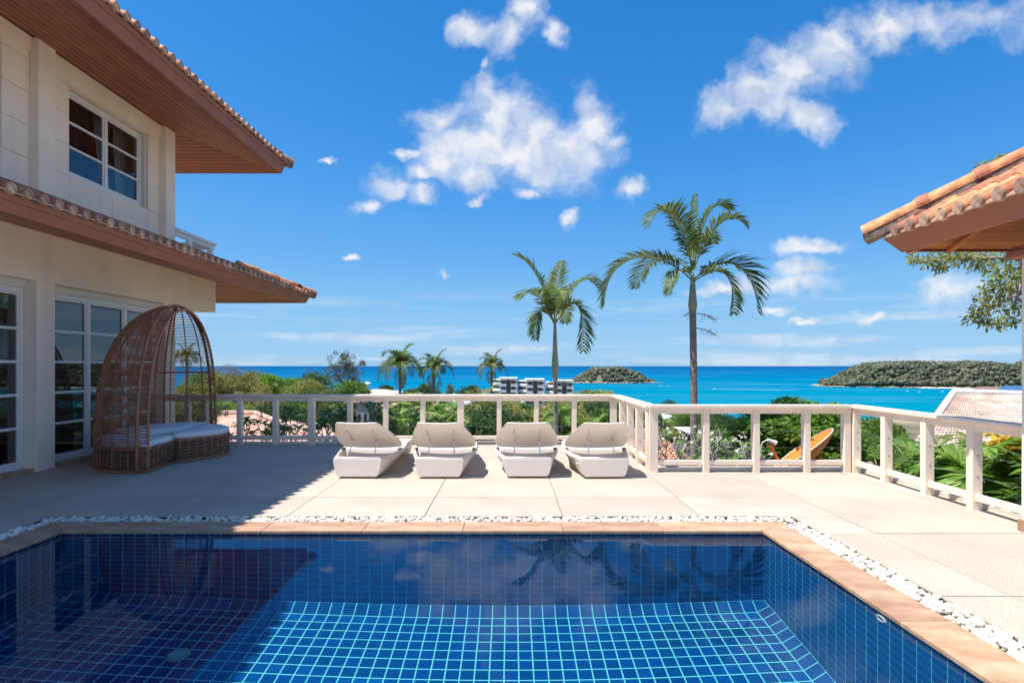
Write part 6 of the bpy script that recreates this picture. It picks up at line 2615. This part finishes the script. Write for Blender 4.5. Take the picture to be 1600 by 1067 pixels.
# ------------------------------------------------------------------ shrubs close to the railings
def plumeria(px, py_top, py_bot, Y, w_px, label, seed, leafy=1.0, flowers=0, mat='leaf_bright', leaf=.20, name='frangipani_shrub', cat='shrub', nb=9, lv=4, fmat='petal', wood='branch_pale', grow_k=1.25):
    k = Y / F
    C = W(px, py_bot, Y)
    H_ = (py_bot - py_top) * k
    Rw = w_px / 2 * k
    gz = ground_z(C.x, C.y)
    t = thing(name, (C.x, C.y, gz), label, cat)
    r = random.Random(seed)
    mb = MB()
    tips = []
    z0 = C.z - H_ * .25

    def grow(p, d, L, rad_, lvl):
        q = p + d * L
        mb.tube([p, (p + q) / 2 + Vector((r.uniform(-.1, .1), r.uniform(-.1, .1), 0)) * L * .4, q], [rad_, rad_ * .9, rad_ * .8], 5)
        if lvl == 0:
            tips.append((q, d))
            return
        for _ in range(r.choice((2, 2, 3))):
            nd = (d + Vector((r.uniform(-.8, .8), r.uniform(-.8, .8), r.uniform(-.15, .5)))).normalized()
            grow(q, nd, L * r.uniform(.65, .95), rad_ * .75, lvl - 1)
    mb.tube([(C.x, C.y, gz - .2), (C.x, C.y, z0)], [.09 * H_ + .02, .05 * H_ + .02], 6)
    for i in range(nb):
        a = 2 * math.pi * i / nb + r.uniform(-.3, .3)
        s = Vector((C.x + math.cos(a) * Rw * .45 * r.uniform(.2, 1), C.y + math.sin(a) * Rw * .4, z0))
        mb.tube([(C.x, C.y, z0 - .3 * H_), s], .022, 5)
        d = Vector((math.cos(a) * Rw * .9, math.sin(a) * Rw * .6, H_ * .9)).normalized()
        grow(s, d, H_ * grow_k / sum(.8 ** q_ for q_ in range(lv - 1)) * r.uniform(.7, 1.05), .008 + .002 * lv, lv - 2)
    mb.build('branches', M[wood], t, smooth=True)
    quads = []
    fl = MB()
    for (q, d) in tips:
        if r.random() < leafy:
            for j in range(11):
                a = 6.28 * j / 11 * 2.4
                side = Vector((math.cos(a), math.sin(a), r.uniform(-.15, .75))).normalized()
                L = leaf * r.uniform(.7, 1.2)
                wv = side.cross(Vector((0, 0, 1)))
                wv = (wv.normalized() if wv.length > .01 else Vector((1, 0, 0))) * L * .17
                up = wv.cross(side).normalized()
                p0, p1, p2, p3 = q, q + side * L * .35 + up * .01, q + side * L * .72, q + side * L - Vector((0, 0, L * .18))
                quads += [p0 - wv * .15, p0 + wv * .15, p1 + wv * .9, p1 - wv * .9]
                quads += [p1 - wv * .9, p1 + wv * .9, p2 + wv * .95, p2 - wv * .95]
                quads += [p2 - wv * .95, p2 + wv * .95, p3 + wv * .05, p3 - wv * .05]
        if r.random() < flowers:
            for j in range(7 if fmat == 'petal' else 3):
                c = q + Vector((r.uniform(-.06, .06), r.uniform(-.06, .06), r.uniform(.02, .09)))
                ax_ = Vector((r.uniform(-.6, .6), r.uniform(-1, 0), r.uniform(.2, 1))).normalized()
                s1 = ax_.orthogonal().normalized()
                s2 = ax_.cross(s1)
                for m_ in range(5):
                    a = 6.28 * m_ / 5
                    dd = s1 * math.cos(a) + s2 * math.sin(a)
                    ee = s1 * math.cos(a + .6) + s2 * math.sin(a + .6)
                    fl.add([c, c + dd * .022 + ax_ * .006, c + (dd + ee) * .018 + ax_ * .012, c + ee * .02 + ax_ * .006], [(0, 1, 2, 3)])
    if quads:
        o = link('foliage', np_mesh('foliage', np.array([tuple(q) for q in quads]), 4, M[mat]), t)
        tag(o, kind='stuff')
        TOP[o.name] = Vector((0, 0, 0))
    if fl.v:
        tag(fl.build('flowers', M[fmat], t), kind='stuff')
    return t


plumeria(402, 655, 720, 11.6, 62, 'frangipani with fan shaped leaves before the pink roof', 1, leafy=.9, leaf=.23, lv=3, nb=5)
plumeria(442, 652, 715, 12.2, 64, 'frangipani shrub with pale stems behind the second left railing bay', 2, leafy=.75, leaf=.21, lv=3, nb=7)
plumeria(478, 640, 715, 13.5, 90, 'sparse shrub with many grey stems beside the left railing', 3, leafy=.9, leaf=.16, lv=4, nb=10, mat='leaf_mid')
plumeria(532, 642, 718, 11.8, 60, 'bright leaved frangipani just behind the leftmost lounger', 4, leafy=1, leaf=.24, lv=3, nb=7)
plumeria(582, 626, 715, 12.0, 86, 'flowering bush with orange pink blossoms left of the second railing bay', 5, leafy=1, flowers=.4, leaf=.20, lv=4, nb=11)
plumeria(640, 622, 712, 12.4, 92, 'flowering bush with pink blossoms behind the first and second loungers', 6, leafy=1, flowers=.35, leaf=.21, lv=4, nb=12)
plumeria(690, 640, 712, 12.6, 64, 'low flowering shrub behind the second lounger', 7, leafy=.9, flowers=.3, leaf=.18, lv=4, nb=8)
plumeria(1062, 664, 740, 10.6, 70, 'bare frangipani with forked grey twigs before the orange roof', 8, leafy=.15, flowers=.05, leaf=.10, lv=6, nb=7, grow_k=1.3, fmat='petal_white')
plumeria(1138, 672, 745, 10.4, 92, 'dense bare frangipani with pale forked branches left of the dish', 9, leafy=.22, flowers=.06, leaf=.10, lv=6, nb=13, grow_k=1.15, fmat='petal_white')
plumeria(810, 680, 716, 12.0, 130, 'low green bush along the foot of the far railing', 10, leafy=1, leaf=.14, lv=4, nb=12, mat='leaf_mid')
plumeria(1205, 722, 752, 9.6, 130, 'low green hedge at the foot of the middle railing', 12, leafy=1, leaf=.10, lv=4, nb=14, mat='leaf_mid', name='low_hedge')
plumeria(1300, 722, 752, 9.8, 90, 'low dark shrub under the right end of the middle railing', 13, leafy=1, leaf=.09, lv=4, nb=12, mat='leaf_dark', name='low_hedge')


def areca(x, y, z0, n, L, label, seed, spread=1.0, mat='areca_leaf', lw=.055, ll=.5, stems=True, bias=0.0):
    t = thing('areca_palm', (x, y, min(z0, -1.0)), label, 'palm bush')
    r = random.Random(seed)
    C = Vector((x, y, z0))
    for i in range(n):
        a = 2 * math.pi * i / n + r.uniform(-.3, .3)
        h = Vector((math.cos(a) + bias, math.sin(a), 0))
        if h.x < 0:
            h.x *= .6
        s = spread * r.uniform(.45, 1.1)
        l_ = L * r.uniform(.75, 1.1)
        b = C + Vector((r.uniform(-.12, .12), r.uniform(-.12, .12), 0))
        P = [b, b + h * l_ * .12 * s + Vector((0, 0, l_ * .42)), b + h * l_ * .42 * s + Vector((0, 0, l_ * .86)), b + h * l_ * .86 * s + Vector((0, 0, l_ * (.92 - .45 * s)))]
        frond(t, P, ll * r.uniform(.85, 1.1), 26, r, leaf_w=lw, hang=.45, vee=.3, mat=mat, rr=.016)
    if stems:
        for i in range(5):
            q = C + Vector((r.uniform(-.15, .15), r.uniform(-.15, .15), 0))
            MB().tube([(q.x, q.y, z0 - 4.2), q + Vector((0, 0, .25))], .03, 7).build('stem', M['crownshaft'], t)
    return t


areca(5.95, 7.6, -.95, 15, 1.7, 'feathery palm bush behind the first bay of the right railing', 1, .9, ll=.42, lw=.045)
areca(5.90, 6.7, -.85, 16, 1.65, 'broad leaved palm bush behind the second bay of the right railing', 2, .95, ll=.50, lw=.06)
areca(5.80, 5.9, -.80, 17, 1.55, 'glossy palm bush behind the third bay of the right railing', 3, 1.0, ll=.55, lw=.065)
areca(5.85, 5.15, -.80, 15, 1.5, 'palm bush beside the pavilion column, nearest the viewer', 4, 1.0, ll=.55, lw=.065)
areca(6.9, 6.7, -.9, 14, 1.9, 'taller palm bush farther out below the pale roof', 5, .9, ll=.55, lw=.06)
areca(6.2, 8.4, -1.05, 14, 1.7, 'grey green feathery palm beside the railing corner', 6, 1.0, ll=.4, lw=.03, mat='leaf_mid')
plumeria(1584, 682, 750, 6.5, 40, 'yellow leaved croton shrub beside the pavilion column', 14, leafy=1, leaf=.16, lv=4, nb=9, mat='croton_leaf', name='croton_shrub')


# ------------------------------------------------------------------ tree behind the pavilion
def pavilion_tree():
    Y = 9.5
    base = W(1700, 700, Y)
    t = thing('tree', (base.x, Y, -4.5), 'tree with drooping leafy branches behind the pavilion column', 'tree')
    r = np.random.default_rng(5)
    clumps = [(1428, 404, 10), (1450, 408, 14), (1470, 416, 13), (1482, 400, 14), (1505, 402, 15), (1528, 408, 17), (1548, 400, 16), (1553, 425, 15), (1572, 410, 16), (1570, 436, 17), (1545, 450, 14), (1560, 462, 17), (1582, 455, 16),
              (1535, 475, 16), (1522, 492, 15), (1540, 500, 12), (1575, 480, 15), (1562, 505, 12), (1585, 500, 12), (1590, 425, 15), (1600, 440, 16), (1605, 470, 18), (1620, 410, 22), (1630, 450, 22), (1640, 380, 24), (1610, 380, 20), (1580, 385, 16),
              (1535, 262, 10), (1552, 258, 9), (1575, 252, 12), (1600, 245, 16), (1630, 250, 22), (1620, 300, 24), (1650, 320, 28), (1560, 250, 6), (1670, 280, 26), (1680, 400, 28)]
    out = []
    tr = MB()
    hub = W(1670, 330, Y)
    tr.tube([(base.x, Y, -4.6), (base.x - .2, Y, 0), hub], [.19, .15, .09], 8)
    limbs = {}
    nodes = [W(1600, 405, Y), W(1590, 460, Y), W(1600, 260, Y), W(1520, 403, Y), W(1550, 480, Y)]
    tr.tube([hub, W(1640, 370, Y), nodes[0], W(1560, 403, Y), nodes[3], W(1470, 408, Y), W(1425, 404, Y)], [.07, .055, .04, .03, .022, .012, .004], 6)
    tr.tube([nodes[0], nodes[1], nodes[4], W(1528, 498, Y)], [.04, .028, .018, .005], 6)
    tr.tube([hub, nodes[2], W(1560, 253, Y), W(1535, 262, Y)], [.06, .03, .012, .004], 6)
    for (px, py, rp) in clumps:
        c = np.array(W(px, py, Y + r.uniform(-.35, .35)))
        rr = rp * Y / F * 1.05
        nn = int(10 + rp * 5.0)
        d = r.normal(size=(nn, 3))
        d /= np.linalg.norm(d, axis=1, keepdims=True)
        pos = c + d * rr * r.uniform(.15, 1.0, (nn, 1))
        out.append(leaf_quads(pos, d * .5 + np.array([-.15, 0, -.25]) + r.normal(size=(nn, 3)) * .55, .095, .036, r))
        for _ in range(3):
            e = Vector(pos[r.integers(nn)])
            nd = min(nodes, key=lambda q: (q - e).length)
            if (nd - e).length < 1.2:
                tr.tube([nd, (nd + e) / 2 + Vector((0, 0, .04)), e], [.010, .006, .002], 4)
    tr.build('trunk', M['branch_pale'], t, smooth=True)
    o = link('foliage', np_mesh('foliage', np.concatenate(out), 4, M['leaf_olive2'] if 'leaf_olive2' in M else leaf_mat('leaf_olive2', (.15, .19, .04), (.38, .38, .10), trans=.4)), t)
    tag(o, kind='stuff')
    TOP[o.name] = Vector((0, 0, 0))


pavilion_tree()
